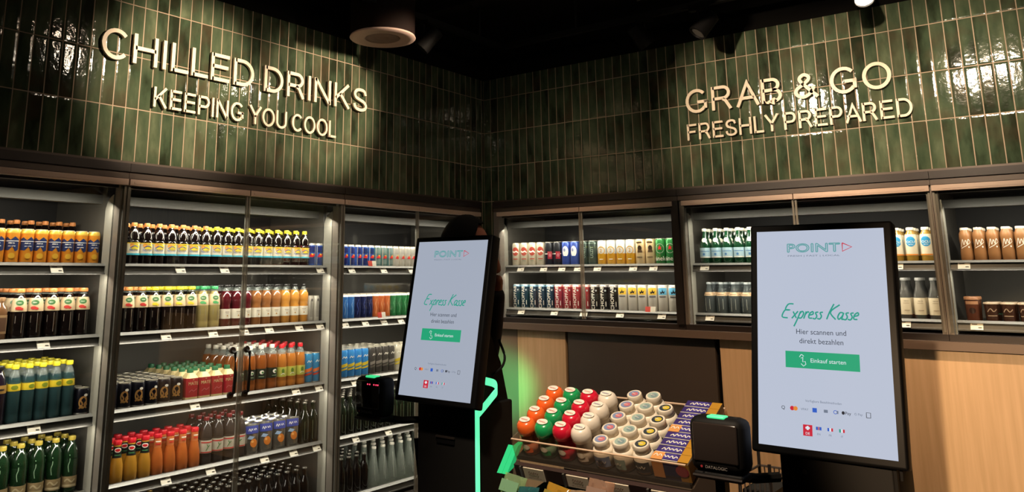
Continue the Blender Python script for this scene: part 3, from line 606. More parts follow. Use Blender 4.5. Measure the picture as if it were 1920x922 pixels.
# right-hand goods
def big(nm, c, art, bands=(), lid=LIDM, r=.0325, h=.166): K[nm] = can('beer_can', P('can_' + nm, c, .3), r, h, art, lid=lid, bands=bands)
big('b_white', '#cfc6b0', [('ell', 0, .105, .024, .030, P('can_b_coral', '#cf5a4c')), ('poly', [(-.022, .112), (-.006, .104), (.008, .112), (.022, .100), (.022, .092), (.006, .102), (-.008, .094), (-.022, .100)], INKW), ('rect', -.016, .016, .05, .056, P('can_b_coral', '#cf5a4c')), ('rect', -.012, .012, .038, .042, P('can_b_sage', '#94a58c'))])
big('b_dark', '#23252a', [('rect', -.036, .030, .082, .086, INKW), ('rect', -.008, .024, .050, .100, P('can_b_crimson', '#b23440')), ('ell', .008, .074, .009, .012, P('can_b_rose', '#d77a80'))])
big('b_blue', '#3a53a4', [('ell', -.004, .098, .021, .036, INKW), ('ell', -.010, .108, .008, .012, P('can_b_lightblue', '#93a4cf')), ('rect', -.014, .006, .062, .068, BLUE)])
big('b_olive', '#32403a', [('text', 'USZIT', 0, .09, .020, P('can_b_mint', '#a7bfae'), 'up'), ('rect', -.03, .03, .146, .149, P('can_b_mint', '#a7bfae'))])
big('b_yellow', '#d49f2c', [('ring', 0, .098, .026, .026, .005, P('can_b_gold', '#d49f2c')), ('text', '2', 0, .098, .022, P('can_b_gold', '#d49f2c')), ('rect', -.012, .012, .040, .044, INKW)], bands=[(.078, P('can_b_paper', '#cfd0cc'))])
big('b_beige', '#cbb386', [('ell', .004, .108, .013, .017, P('can_b_sepia', '#3c2d22')), ('poly', [(-.012, .082), (-.008, .098), (.016, .098), (.020, .082)], P('can_b_sepia2', '#5d4834')), ('rect', -.018, .018, .140, .148, P('can_b_sepia2', '#5d4834')), ('rect', -.018, .018, .05, .054, P('can_b_sepia2', '#5d4834'))])
big('b_green', '#2c7a3c', [('star', 0, .108, .019, RED), ('ring', 0, .103, .027, .030, .003, P('can_b_pale', '#c6d8c0')), ('text', 'Heineken', 0, .042, .027, INKW, 'flat', .9)])
for nm, c in (('c_navy', '#2c4457'), ('c_red', '#a63a40'), ('c_black', '#1c1a1b')):
    big(nm, c, [('text', 'CHOPFAB', -.004, .082, .0215, INKW, 'up', 1.05), ('rect', .018, .022, .03, .06, INKW), ('ell', .018, .13, .006, .006, P('can_dot', '#b9c3c4'))], lid=P('lid_white', '#d9d6cc', .3), bands=[(.152, P('can_top_' + nm, {'c_navy': '#7fa4b8', 'c_red': '#d4a09c', 'c_black': '#8b8886'}[nm]))], h=.168)
for nm, c in (('e_yellow', '#d8b23c'), ('e_blue', '#5fa8cc')):
    big(nm, '#c4bfb4', [('rect', -.028, .028, .108, .150, P('band_' + nm, c)), ('poly', [(-.010, .112), (-.014, .130), (-.004, .124), (.002, .142), (.006, .126), (.016, .132), (.010, .114), (.002, .120)], INK), ('rect', -.02, .02, .094, .100, P('ink_slate', '#4b4c55'))], lid=P('lid_white', '#d9d6cc', .3), h=.168)
gw = [(.029, 0), (.032, .006), (.032, .110), (.030, .125), (.020, .155), (.0135, .175), (.0125, .205)]
K['green_water'] = bottle('green_water_bottle', gw, P('green_glass', '#123c24', .08, coat=.9), (.0145, .017, CAPW), (.042, .100, P('label_ice', '#a9c6d2')), [('rect', -.03, .03, .078, .082, P('label_cobalt', '#4f80b0')), ('ell', -.004, .062, .007, .007, P('label_cobalt', '#4f80b0')), ('rect', -.034, .034, .042, .048, INKW)], extra=[('neck_label', (lambda g: (g.art([('ell', 0, .146, .015, .013, INKW), ('poly', [(.002, .140), (.014, .124), (.018, .128), (.008, .142)], INKW)], rad_at(gw), lift=.0012), g)[1])(G()))])
K['still'] = bottle('clear_still_bottle', [(r, z * .88) for r, z in gw], film('clear_still', (.20, .24, .25), .26, .05), (.0135, .012, P('cap_clear', '#9da6a8')), (.108, .128, P('label_tan2', '#c2a582')), [('rect', -.02, .02, .115, .118, BROWN)], neck_art=[('line', [[(-.012, .02), (-.012, .095)], [(.012, .03), (.012, .09)]], .002, P('gleam_clear', '#b5b8ae'))])  # streaks of shine painted on the clear body
K['focus'] = bottle('vitamin_water_bottle', [(.026, 0), (.0285, .006), (.0285, .125), (.026, .145), (.017, .160), (.0165, .172)], P('vitamin_yellow', '#9a7a30', .12, coat=.6), (.0185, .015, CAPW), (.036, .145, P('label_paper', '#d9d2bd')), [('ell', 0, .108, .024, .026, P('label_azure', '#2f8fc4')), ('text', 'FOCUS', 0, .106, .012, INKW), ('scrawl', 0, .092, .022, .005, INKW), ('rect', -.034, .034, .038, .044, ORANGE)])
K['cream_label'] = bottle('cream_label_bottle', [(r * .86, z) for r, z in gw], film('grey_bottle', (.14, .14, .13), .45, .06), (.0135, .014, P('cap_steel', '#8f8d88')), (.028, .112, P('label_ecru', '#cdc2a8')), [('scrawl', .0, .096, .022, .006, INK), ('rect', -.014, .010, .086, .0868, BROWN), ('rect', -.014, .014, .084, .0846, BROWN), ('rect', -.012, .012, .048, .050, BROWN)])
K['coffee'] = bottle('coffee_drink_bottle', [(.024, 0), (.027, .006), (.0275, .045), (.0245, .085), (.027, .120), (.0255, .140), (.019, .155), (.0185, .163)], P('coffee_sleeve', '#93663e', .35), (.0195, .013, P('cap_pale', '#d6cdbd')), None, neck_art=[('line', [smooth_line([(-.022, .075), (-.012, .112), (-.008, .085), (0, .108), (.006, .088), (.012, .112), (.020, .100)]), smooth_line([(-.022, .068), (0, .080), (.022, .098)])], .0028, INKW), ('ell', .012, .074, .003, .004, INKW)])
K['tub'] = bottle('dark_dessert_cup', [(.024, 0), (.026, .004), (.030, .085), (.031, .092)], P('cocoa', '#3b241a', .3, coat=.3), (.0325, .010, P('cup_lid', '#b7a58f')), None, neck_art=[('line', [smooth_line([(-.02, .05), (-.006, .066), (.006, .052), (.02, .064)])], .004, P('cup_script', '#9b8672')), ('rect', -.02, .02, .03, .034, P('cup_script', '#9b8672'))])
K['tub_tall'] = bottle('brown_coffee_cup', [(.025, 0), (.028, .004), (.032, .112)], P('mocha', '#57301f', .35), (.034, .016, P('mocha_lid', '#9a6f50')), None, neck_art=[('rect', -.03, .03, .085, .1, P('mocha_band', '#a77c5c')), ('ell', 0, .055, .014, .014, P('mocha_dark', '#2c170f'))])
K['redcap'] = bottle('red_cap_bottle', pet(.030, .205), P('berry_drink', '#5a141c', .12, coat=.6), (.0150, .020, CAPR), (.060, .110, LW), [('ell', 0, .085, .012, .014, RED)])
K['amber_sq'] = bottle('amber_square_bottle', [(.026, 0), (.028, .004), (.028, .120), (.024, .138), (.014, .150), (.013, .165)], P('amber_brew', '#6a4a30', .12, coat=.6), (.0155, .018, P('cap_bronze', '#8c6a48')), (.03, .105, P('label_parchment', '#9a7c5a')), [('rect', -.016, .016, .04, .095, P('label_umber', '#5c4232'))])

DEPTH = .146   # y of the front-row centres behind the glass
ROWN = ['front row', 'second row', 'third row', 'fourth row', 'fifth row', 'sixth row']
def rows(kind, xs, z, rows_, step, look, where, group, right=False, jit=.25, dx=0.0, y0=None, turn=0.0):
    """copies of a kind: xs along the shelf, rows_ deep; look/where make each label its own"""
    n = len(xs)
    for r in range(rows_):
        for i, x in enumerate(xs):
            y = (y0 if y0 else DEPTH) - .0 + r * step
            if y > .60: continue
            pos = 'only one' if n == 1 else ('leftmost' if i == 0 else 'rightmost' if i == n - 1 else ORD[i] + ' from left')
            lab = f'{look} on {where}, {pos}, {ROWN[r]}' if rows_ > 1 else f'{look} on {where}, {pos}'
            a = turn + random.uniform(-jit, jit)
            loc, rz = ((y, x + r * dx, z), R(-90) + a) if right else ((x + r * dx, y, z), a)
            K[kind].place(loc, rz, lab, group)
ZL = [z + .0005 for z in SL]
# --- tall fridges, top shelf
T = 'top shelf'
rows('orange', [-3.218, -3.159, -3.100, -3.041, -2.982, -2.923, -2.864, -2.805], ZL[0], 2, .062, 'orange can with navy band', T, 'orange cans on the top shelf', turn=-.3)
rows('tea_o', [-3.125 + .064 * i for i in range(6)], ZL[0], 2, .064, 'iced tea behind orange cans', T, 'iced tea bottles at the back of the top shelf', y0=.36)
rows('tea_o', [-2.690, -2.610, -2.543, -2.477, -2.411, -2.346, -2.280, -2.214], ZL[0], 3, .068, 'orange-cap iced tea bottle', T, 'iced tea bottles with orange caps', turn=-.3)
rows('tea_y', [-2.148, -2.082, -2.016, -1.950, -1.884, -1.818, -1.751, -1.685, -1.619, -1.553], ZL[0], 3, .068, 'yellow-cap iced tea bottle', T, 'iced tea bottles with yellow caps', turn=-.3)
rows('en_blue', [-1.4965, -1.4445], ZL[0], 4, .055, 'blue can beside iced tea', T, 'energy cans next to the iced tea', turn=-.3)
rows('en_blue', [-1.300, -1.243, -1.186, -1.129, -1.072, -1.015], ZL[0], 3, .055, 'blue can right of post', T, 'blue energy cans')
rows('en_teal', [-.958, -.902, -.846], ZL[0], 3, .055, 'pale teal energy can', T, 'teal energy cans')
rows('en_white', [-.790, -.734, -.678, -.622, -.566, -.510, -.454, -.398, -.342, -.286, -.230, -.174], ZL[0], 2, .055, 'whitish energy can', T, 'whitish energy cans')
# second shelf
T = 'second shelf'
rows('amber_sq', [-3.256, -3.178], ZL[1], 2, .062, 'amber brown squat bottle', T, 'amber bottles')
rows('fz_o', [-3.105, -3.036, -2.967, -2.899, -2.831], ZL[1], 4, .068, 'orange-cap tea left of post', T, 'orange-cap tea bottles left of the post', turn=-.3)
rows('fz_o', [-2.690, -2.615, -2.547], ZL[1], 4, .068, 'orange-cap tea right of post', T, 'orange-cap tea bottles right of the post', turn=-.3)
rows('fz_y', [-2.479, -2.411, -2.344, -2.277], ZL[1], 4, .068, 'yellow-cap tea bottle', T, 'yellow-cap tea bottles', turn=-.3)
rows('fz_g', [-2.210, -2.143], ZL[1], 4, .068, 'green-cap pale tea bottle', T, 'green-cap tea bottles', turn=-.3)
rows('sy_red', [-2.073, -2.008, -1.943], ZL[1], 4, .066, 'dark red glass bottle', T, 'dark red bottles', turn=-.2)
rows('sy_amber', [-1.878, -1.812, -1.746], ZL[1], 4, .066, 'amber glass bottle', T, 'amber glass bottles', turn=-.2)
rows('sy_gold', [-1.680, -1.614, -1.548], ZL[1], 4, .066, 'golden glass bottle', T, 'golden glass bottles', turn=-.2)
rows('pale_can', [-1.498, -1.452], ZL[1], 5, .05, 'pale white slim can', T, 'pale cans')
rows('sl_blue', [-1.280, -1.228, -1.176], ZL[1], 4, .053, 'light blue slim can', T, 'light blue slim cans')
rows('sl_navy', [-1.124, -1.072, -1.020], ZL[1], 4, .053, 'dark navy slim can', T, 'navy slim cans')
rows('sl_orange', [-.966, -.914, -.862], ZL[1], 4, .053, 'orange slim can', T, 'orange slim cans')
rows('sl_green', [-.808, -.756, -.704, -.652, -.600], ZL[1], 4, .053, 'green slim can', T, 'green slim cans')
rows('en_white', [-.54, -.484, -.428, -.372, -.316, -.26, -.204], ZL[1], 2, .055, 'whitish can by corner', T, 'whitish cans by the corner')
# third shelf
T = 'third shelf'
rows('purple_tall', [-3.290, -3.222, -3.154], ZL[2], 3, .066, 'dark purple bottle with black cap', T, 'purple bottles')
rows('lemon_water', [-3.094, -3.037, -2.980, -2.923, -2.866], ZL[2], 5, .06, 'yellow-cap lemon water bottle', T, 'lemon water bottles')
rows('dark_can', [-2.8005], ZL[2], 5, .066, 'dark can beside lemon water', T, 'dark cans left of the post', turn=-.3)
rows('dark_can', [-2.668, -2.600, -2.532, -2.464, -2.397, -2.330], ZL[2], 6, .066, 'gold-swirl dark can', T, 'dark cans with gold swirls', turn=-.3)
rows('mate', [-2.258, -2.186, -2.114, -2.042], ZL[2], 6, .071, 'red carton with green cap', T, 'red cartons with green caps', jit=0)
rows('apple', [-1.973, -1.901, -1.829, -1.757], ZL[2], 5, .068, 'white-cap dark-label bottle', T, 'white-cap bottles', turn=-.3)
rows('spritz', [-1.690, -1.624, -1.558], ZL[2], 6, .066, 'red-cap amber spritzer bottle', T, 'amber spritzers with red caps', turn=-.3)
rows('ic_blue', [-1.499, -1.444], ZL[2], 5, .058, 'blue can with orange stripe', T, 'blue cans with orange stripe')
rows('ic_sky', [-1.285, -1.227, -1.169, -1.111, -1.053], ZL[2], 5, .058, 'sky blue can with yellow stripe', T, 'blue cans with yellow stripe')
rows('ic_dark', [-.993, -.935, -.877, -.819], ZL[2], 5, .058, 'charcoal drink can', T, 'charcoal cans')
rows('ic_yel', [-.760, -.702, -.644, -.586, -.528, -.470, -.412, -.354, -.296, -.238], ZL[2], 3, .058, 'white can with yellow stripe', T, 'white and yellow cans')
# fourth shelf
T = 'fourth shelf'
rows('green_big', [-3.256, -3.184, -3.112, -3.040, -2.968, -2.896, -2.826], ZL[3], 3, .068, 'green soda bottle with mustard cap', T, 'green soda bottles', turn=-.3)
rows('ju_gold', [-2.680, -2.612, -2.543, -2.475], ZL[3], 3, .064, 'golden juice bottle with red cap', T, 'golden juice bottles', turn=-.3)
rows('ju_orange', [-2.411, -2.345, -2.279, -2.212], ZL[3], 3, .064, 'orange juice bottle with red cap', T, 'orange juice bottles', turn=-.3)
rows('flora', [-2.147, -2.080, -2.013, -1.946], ZL[3], 3, .066, 'chalk-label bottle with maroon cap', T, 'chalk-label bottles', turn=-.3)
rows('pouch', [-1.868, -1.778, -1.688, -1.598], ZL[3], 4, .062, 'silver pouch with blue print', T, 'silver drink pouches', jit=.12, turn=-.2)
rows('dark_glass', [-1.512, -1.450], ZL[3], 6, .063, 'green bottle left of post', T, 'dark green bottles by the post')
rows('dark_glass', [-1.290 + .0625 * i for i in range(17)], ZL[3], 4, .063, 'dark green bottle behind scanner', T, 'dark green bottles')
# bottom shelf
T = 'bottom shelf'
rows('beer_gold', [-2.66 + .063 * i for i in range(7)], ZL[4], 5, .063, 'gold-crown bottle', T, 'gold-crown bottles')
rows('beer', [-2.19 + .063 * i for i in range(12)], ZL[4], 5, .063, 'silver-crown beer bottle', T, 'beer bottles with silver crowns')
rows('beer', [-1.29 + .063 * i for i in range(5)], ZL[4], 5, .063, 'beer bottle right of post', T, 'beer bottles right of the post')
rows('carafe', [-.955 + .08 * i for i in range(10)], ZL[4], 4, .082, 'clear tapering glass bottle', T, 'clear tapering bottles')
# --- counter fridges
ZR = [1.6555, 1.3665]
T = 'upper counter-fridge shelf'; B = 'lower counter-fridge shelf'
ys = [-.172 - .0685 * i for i in range(18)]
for nm, a, b, look, grp in (('b_white', 0, 4, 'cream can with coral disc', 'cream cans'), ('b_dark', 4, 6, 'black can with red block', 'black cans with red block'), ('b_blue', 6, 8, 'blue can with white oval', 'blue cans with white oval'),
                           ('b_olive', 8, 10, 'dark olive can', 'dark olive cans'), ('b_yellow', 10, 14, 'yellow and white can', 'yellow and white cans'), ('b_beige', 14, 16, 'beige can with sepia print', 'beige cans'), ('b_green', 16, 18, 'green can with red star', 'green star cans')):
    rows(nm, ys[a:b], ZR[0], 2, .067, look, T, grp, True, .15, turn=.25)
for nm, a, b, look, grp in (('c_navy', 0, 5, 'navy can with upright letters', 'navy beer cans'), ('c_red', 5, 9, 'red can with upright letters', 'red beer cans'), ('c_black', 9, 12, 'black can with upright letters', 'black beer cans'),
                           ('e_yellow', 12, 16, 'pale can with yellow band', 'pale cans with yellow band'), ('e_blue', 16, 18, 'pale can with blue band', 'pale cans with blue band')):
    rows(nm, ys[a:b], ZR[1], 2, .067, look, B, grp, True, .12, turn=.2)
rows('green_water', [-1.556 - .068 * i for i in range(8)], ZR[0], 3, .068, 'green glass water bottle', T, 'green water bottles', True, .2, turn=.2)
rows('still', [-1.562 - .074 * i for i in range(8)], ZR[1], 3, .07, 'clear bottle with tan label', B, 'clear bottles with tan label', True, .2)
rows('redcap', [-2.118 - .066 * i for i in range(5)], ZR[0], 2, .066, 'red-cap berry bottle', T, 'berry bottles with red caps', True, .2)
rows('focus', [-2.452 - .0685 * i for i in range(5)], ZR[0], 3, .068, 'yellow bottle with blue roundel', T, 'yellow bottles with blue roundel', True, .12, turn=.15)
rows('cream_label', [-2.20 - .0665 * i for i in range(9)], ZR[1], 3, .066, 'grey bottle with cream label', B, 'cream-label bottles', True, .2, turn=.15)
rows('coffee', [-2.898 - .0575 * i for i in range(9)], ZR[0], 3, .06, 'caramel-brown coffee bottle', T, 'coffee bottles', True, .1, turn=.15)
rows('tub_tall', [-2.892], ZR[1], 2, .075, 'tall brown coffee cup', B, 'tall brown cups', True)
rows('tub', [-2.970 - .069 * i for i in range(6)], ZR[1], 3, .07, 'dark dessert cup with pale lid', B, 'dark dessert cups', True)

# price tags clipped on the rails
g = G(); g.prism([(.062, -.033), (.066, -.033), (.086, -.001), (.082, -.001)], -.026, .026, P('tag_card', '#dcd5c4', .5)); g.prism([(.0605, -.033), (.062, -.033), (.0645, -.029), (.063, -.029)], -.026, .026, WHITE)
for x0, x1, t0 in ((-.020, .002, .72), (.006, .020, .25)):
    z = -.033 + .032 * t0; y = .0608 + .020 * t0; g.prism([(y, z), (y + .001, z), (y + .0035, z + .004), (y + .0025, z + .004)], x0, x1, P('tag_print', '#3a3632'))
TAG = g.mesh('price_tag')
def tags(xs, z, where, group, right=False):
    for i, x in enumerate(xs):
        o = bpy.data.objects.new('price_tag', TAG); COL.objects.link(o)
        o.location = (0, x, z) if right else (x, 0, z); o.rotation_euler = (0, 0, R(-90) if right else 0)
        pos = 'leftmost' if i == 0 else 'rightmost' if i == len(xs) - 1 else ORD[i] + ' from left'
        setp(o, f'white price tag clipped on {where}, {pos}', 'price tag', group)
tags([-2.995, -2.394, -2.140, -1.490, -1.241, -.965, -.706], SL[0], 'the top shelf rail of the tall fridges', 'price tags on the top rail')
tags([-3.022, -2.450, -2.189, -2.000, -1.839, -1.633, -1.480, -1.285, -1.120, -.958, -.803], SL[1], 'the second shelf rail of the tall fridges', 'price tags on the second rail')
tags([-3.028, -2.269, -1.641, -1.475, -1.198], SL[2], 'the third shelf rail of the tall fridges', 'price tags on the third rail')
tags([-2.402, -2.160, -1.836, -1.643, -1.480, -1.181, -.907], SL[3], 'the fourth shelf rail of the tall fridges', 'price tags on the fourth rail')
tags([-.253, -.442, -.586, -.709, -.855, -1.109, -1.246, -1.573, -2.595, -2.887], ZR[0], 'the upper rail of the counter fridges', 'price tags on the upper rail', True)
tags([-.25, -.518, -.742, -1.003, -1.284, -1.585, -2.6, -2.908], ZR[1], 'the lower rail of the counter fridges', 'price tags on the lower rail', True)
def flag(label, loc, rz):
    g = G(); g.prism([(-.004, 0), (-.002, 0), (.004, .032), (.002, .032)], -.034, 0, P('flag_red', '#cf4a40')); g.prism([(-.004, 0), (-.002, 0), (.004, .032), (.002, .032)], 0, .034, P('flag_white', '#e9e2d2'))
    o = g.obj('promo_flag', None, loc, (0, 0, rz)); setp(o, label, 'promo flag', 'red and white promo flags')
flag('red and white promo flag in front of the energy cans, top shelf', (-1.075, .066, SL[0] + .008), 0)
flag('red and white promo flag in front of the orange slim cans', (-.985, .066, SL[1] + .008), 0)
flag('red and white promo flag below the yellow-band pale cans', (.066, -1.215, ZR[1] + .006), R(-90))

# ------------------------------------------------------------------ checkout kiosks (local: faces -y, right is +x)
def emis(name, h, k=1.0, rough=.12):
    c = S(h, k); return mat('screen_' + name, (.01, .01, .01), rough, emit=c, es=1)
SCR_FAR, SCR_NEAR = emis('pale', '#a3abbb'), emis('bright', '#b9c1d3'); SC_TEAL = emis('teal', '#2f9c88'); SC_LINE = emis('line', '#5f9fa0'); SC_RED = emis('red', '#c8253a'); SC_TXT = emis('text', '#3b4350'); SC_GRY = emis('grey', '#707a8c'); SC_BTN = emis('button', '#27a375')
SC_WH = emis('white', '#dfe6ee'); SC_BLU = emis('blue', '#2e5cc0'); SC_ORG = emis('orange', '#e08a3a'); SC_DK = emis('dark', '#22262e'); SC_PINK = emis('pink', '#b06a78')
GREEN_LED = mat('green_light', (.1, .6, .35), .4, emit=S('#63f2ae'), es=1.15)
def outline(body, cx, cz, cap, wd, m, wide=1.0):
    v, f = text_geo(body, cap, wide); ed = {}
    for q in f:
        for i in range(len(q)): e = (q[i], q[(i + 1) % len(q)]); ed[tuple(sorted(e))] = ed.get(tuple(sorted(e)), 0) + 1
    return ('line', [[(v[a][0] + cx, v[a][1] + cz), (v[b][0] + cx, v[b][1] + cz)] for (a, b), n in ed.items() if n == 1], wd, m)
LET = {  # handwriting strokes, unit x-height 1
 'E': (1.35, [[(1.3, 2.0), (.6, 1.95), (.35, 1.2), (1.0, 1.15), (.3, 1.1), (.1, .2), (.9, .05)]]),
 'x': (.75, [[(.1, .95), (.4, .5), (.7, .05)], [(.75, 1.0), (.1, 0)]]),
 'p': (.85, [[(.35, 1.0), (.1, -.2), (-.15, -1.1)], [(.25, .6), (.55, 1.0), (.8, .7), (.6, .1), (.2, .1)]]),
 'r': (.6, [[(.25, 1.0), (.1, 0)], [(.2, .6), (.45, .95), (.65, .85)]]),
 'e': (.65, [[(.1, .5), (.6, .65), (.5, 1.0), (.15, .7), (.15, .15), (.6, .1)]]),
 's': (.6, [[(.6, .95), (.25, .85), (.5, .4), (.35, .02), (.0, .1)]]),
 'K': (1.35, [[(.65, 2.1), (.3, 1.0), (.1, 0)], [(1.4, 2.0), (.4, 1.0), (1.25, 0)]]),
 'a': (.8, [[(.7, .9), (.3, .95), (.1, .4), (.3, .05), (.65, .5), (.75, .95), (.65, .1), (.85, .1)]]), ' ': (.55, [])}
def handwriting(body, width, cx, cz, wd, m):
    x = 0; ls = []
    for c in body:
        adv, st = LET[c]; ls += [[(px + x + .22 * pz, pz) for px, pz in smooth_line(l, 4)] for l in st]; x += adv
    k = width / x; return ('line', [[((px - x / 2) * k + cx, pz * k + cz) for px, pz in l] for l in ls], wd, m)
def kiosk(label, loc, wscale, lit=True, scr=None):
    W, H = .271 * wscale, .476; ww, hh = W / 2 + .0165, H / 2 + .0165
    t = empty('checkout_kiosk', label, 'kiosk', (loc[0], loc[1], 0), R(-90), 'express checkout kiosks')
    zc = loc[2]
    d = bpy.data.objects.new('display', None)
    g = G(); g.box(-ww, ww, 0, .042, -hh, hh, GLOSSBLACK, .006); g.box(-.09, .09, .04, .075, -.20, .06, BLACK, .008)
    d = g.obj('display', t, (0, 0, zc), (R(-11.6), 0, 0))
    g = G(); g.art([('rect', -W / 2, W / 2, -H / 2, H / 2, scr)], yd=-.0004, lift=.0002)
    u = W / .271
    items = [outline('POINT', -.010 * u, .197, .0190, .0022, SC_LINE, 1.42),
      ('line', [[(.052, .2065), (.052, .1875), (.0715, .197), (.052, .2065)]], .0022, SC_RED),
      ('text', 'FRESH | FAST | LOCAL', -.010, .1785, .0036, SC_GRY, 'flat', 2.2),
      handwriting('Express Kasse', .158 * u, -.004, .036, .0031, SC_TEAL),
      ('text', 'Hier scannen und', 0, .0075, .0110, SC_TXT, 'flat', .92), ('text', 'direkt bezahlen', 0, -.0125, .0110, SC_TXT, 'flat', .92),
      ('rect', -.075 * u, .075 * u, -.0715, -.036, SC_BTN), ('text', 'Einkauf starten', .013, -.054, .0085, SC_WH, 'flat', .98),
      ('line', [[(-.043, -.0505), (-.039, -.0475), (-.0395, -.058), (-.034, -.057), (-.033, -.063), (-.038, -.067), (-.043, -.062)], smooth_line([(-.046, -.048), (-.042, -.0425), (-.037, -.046)])], .0014, SC_WH),
      ('text', 'Verfügbare Bezahlmethoden', 0, -.139, .0046, SC_GRY, 'flat', .95),
      ('text', 'Q', -.083, -.157, .007, SC_DK), ('ell', -.064, -.157, .0046, .0046, SC_RED), ('ell', -.057, -.157, .0046, .0046, SC_ORG),
      ('text', 'VPAY', -.038, -.157, .0045, SC_GRY), ('rect', -.022, -.013, -.1615, -.1525, SC_BLU), ('rect', .001, .009, -.160, -.154, SC_GRY), ('ring', .024, -.157, .004, .004, .0012, SC_BLU), ('rect', .027, .030, -.160, -.154, SC_GRY),
      ('text', 'Pay', .049, -.157, .006, SC_DK), ('ell', .0395, -.157, .003, .0035, SC_DK), ('text', 'G Pay', .069, -.157, .0045, SC_GRY), ('line', [[(.084, -.162), (.084, -.152), (.092, -.152), (.092, -.162), (.084, -.162)]], .0012, SC_DK),
      ('rect', -.042, -.023, -.2105, -.188, SC_RED), ('rect', -.0345, -.0305, -.1985, -.1905, SC_WH), ('rect', -.0370, -.0280, -.1962, -.1925, SC_WH), ('text', 'DE', -.0325, -.2055, .005, SC_WH)]
    for x, cs, tx in ((-.010, (SC_BLU, SC_PINK, SC_BLU), 'EN'), (.013, (SC_BLU, SC_WH, SC_RED), 'FR'), (.036, (SC_TEAL, SC_WH, SC_RED), 'IT')):
        items += [('rect', x - .0055 + i * .0037, x - .0055 + (i + 1) * .0037, -.1965, -.190, c) for i, c in enumerate(cs)] + [('text', tx, x, -.2045, .0038, SC_GRY)]
    g.art(items, yd=-.0004, lift=.0004); g.obj('screen', d)
    # column, slot, lock, light strip, side loop
    zb = zc - hh * .98 + .01
    g = G(); g.box(-.1145, .1145, .012, .20, 0, zb - .012, BLACK, .006); g.box(-.15, .15, .0, .30, 0, .02, BLACK, .006); g.prism([(.03, zb - .03), (.20, zb - .03), (.16, zb + .10), (.10, zb + .20), (.07, zb + .16)], -.10, .10, BLACK)
    c = g.obj('column', t)
    g = G(); g.box(-.034, .034, .008, .013, zb - .128, zb - .112, GLOSSBLACK); g.box(-.036, .036, .005, .013, zb - .112, zb - .107, DARKMETAL); g.obj('receipt_slot', c)
    g = G(); g.tube([(-.062, .014, zb - .052), (-.062, .008, zb - .052)], .005, DARKMETAL, 12); g.obj('lock', c)
    g = G(); g.box(.1148, .121, .006, .020, .02, zb - .022, GREEN_LED if lit else BLACK); g.obj('light_strip', c)
    g = G(); pts = smooth_line([(.128, .000, zb - .030), (.130, .030, zb - .012), (.131, .066, zb + .010), (.131, .090, zb + .026), (.130, .082, zb + .046), (.128, .040, zb + .058)], 4)
    vs = []; 
    for p in pts: vs += [(p[0], p[1], p[2] - .011), (p[0], p[1], p[2] + .011), (p[0] + .005, p[1], p[2] + .011), (p[0] + .005, p[1], p[2] - .011)]
    fs = [];
    for i in range(len(pts) - 1):
        for j in range(4): fs.append((4 * i + j, 4 * i + (j + 1) % 4, 4 * i + 4 + (j + 1) % 4, 4 * i + 4 + j))
    fs += [(3, 2, 1, 0), tuple(4 * (len(pts) - 1) + j for j in range(4))]
    g.add(vs, fs, GREEN_LED if lit else BLACK); g.obj('light_loop', c)
    g = G(); g.tube(smooth_line([(.118, .09, zb + .07), (.125, .13, zb + .09), (.115, .16, zb + .12), (.10, .15, zb + .17)]), .004, BLACK); g.obj('cable', c)
    return t
kiosk('far black checkout kiosk with lit screen and green light strip, before the tall fridges', (-2.690, -1.842, 1.472), 1.035, True, SCR_FAR)
kiosk('near black checkout kiosk with lit screen in front of the oak panel', (-2.705, -2.938, 1.466), 1.015, False, SCR_NEAR)
def scanner(label, loc, leds):
    t = empty('barcode_scanner', label, 'scanner', loc, R(-90), 'barcode scanners beside the kiosks'); t.scale = (.88, .88, .88)
    g = G(); g.box(-.068, .068, 0, .075, -.062, .066, BLACK, .022); g.obj('housing', t)
    g = G(); g.box(-.055, .055, -.003, .004, -.036, .054, mat('scanner_window', (.030, .022, .019), .10, coat=.4), .004); g.obj('window', t)
    g = G(); g.art([('text', 'DATALOGIC', 0, -.047, .0065, P('scanner_logo', '#8f8782'))], yd=-.0012); g.art([('ell', -.036, -.047, .003, .003, P('scanner_dot', '#a03038'))], yd=-.0016); g.obj('logo', t)
    g = G(); g.box(-.022, .022, .010, .040, .063, .0695, mat('scanner_light', (.1, .6, .3), .4, emit=S('#3fe08c'), es=1.0), .003); g.obj('status_light', t)
    if leds:
        g = G()
        for x in (.004, .014, .034, .044, .052): g.tube([(x, -.002, .044), (x, -.0045, .044)], .0024, mat('red_led', (.5, .02, .05), .4, emit=(1, .05, .12), es=1.6), 10)
        g.obj('red_leds', t)
    g = G(); g.box(-.060, .060, .004, .070, -.078, -.060, BLACK, .006); g.tube([(-.060, .002, -.070), (.060, .002, -.070)], .004, DARKMETAL); g.obj('base_plate', t)
    g = G(); g.tube([(.03, .05, -.070), (.05, .12, -.085), (.09, .17, -.085)], .012, BLACK); g.obj('mount_arm', t)
    return t
scanner('black barcode scanner with red lights in front of dark bottles, on the far kiosk', (-2.835, -1.664, 1.238), True)
scanner('black barcode scanner between the gum boxes and the near kiosk', (-2.885, -2.754, 1.240), False)

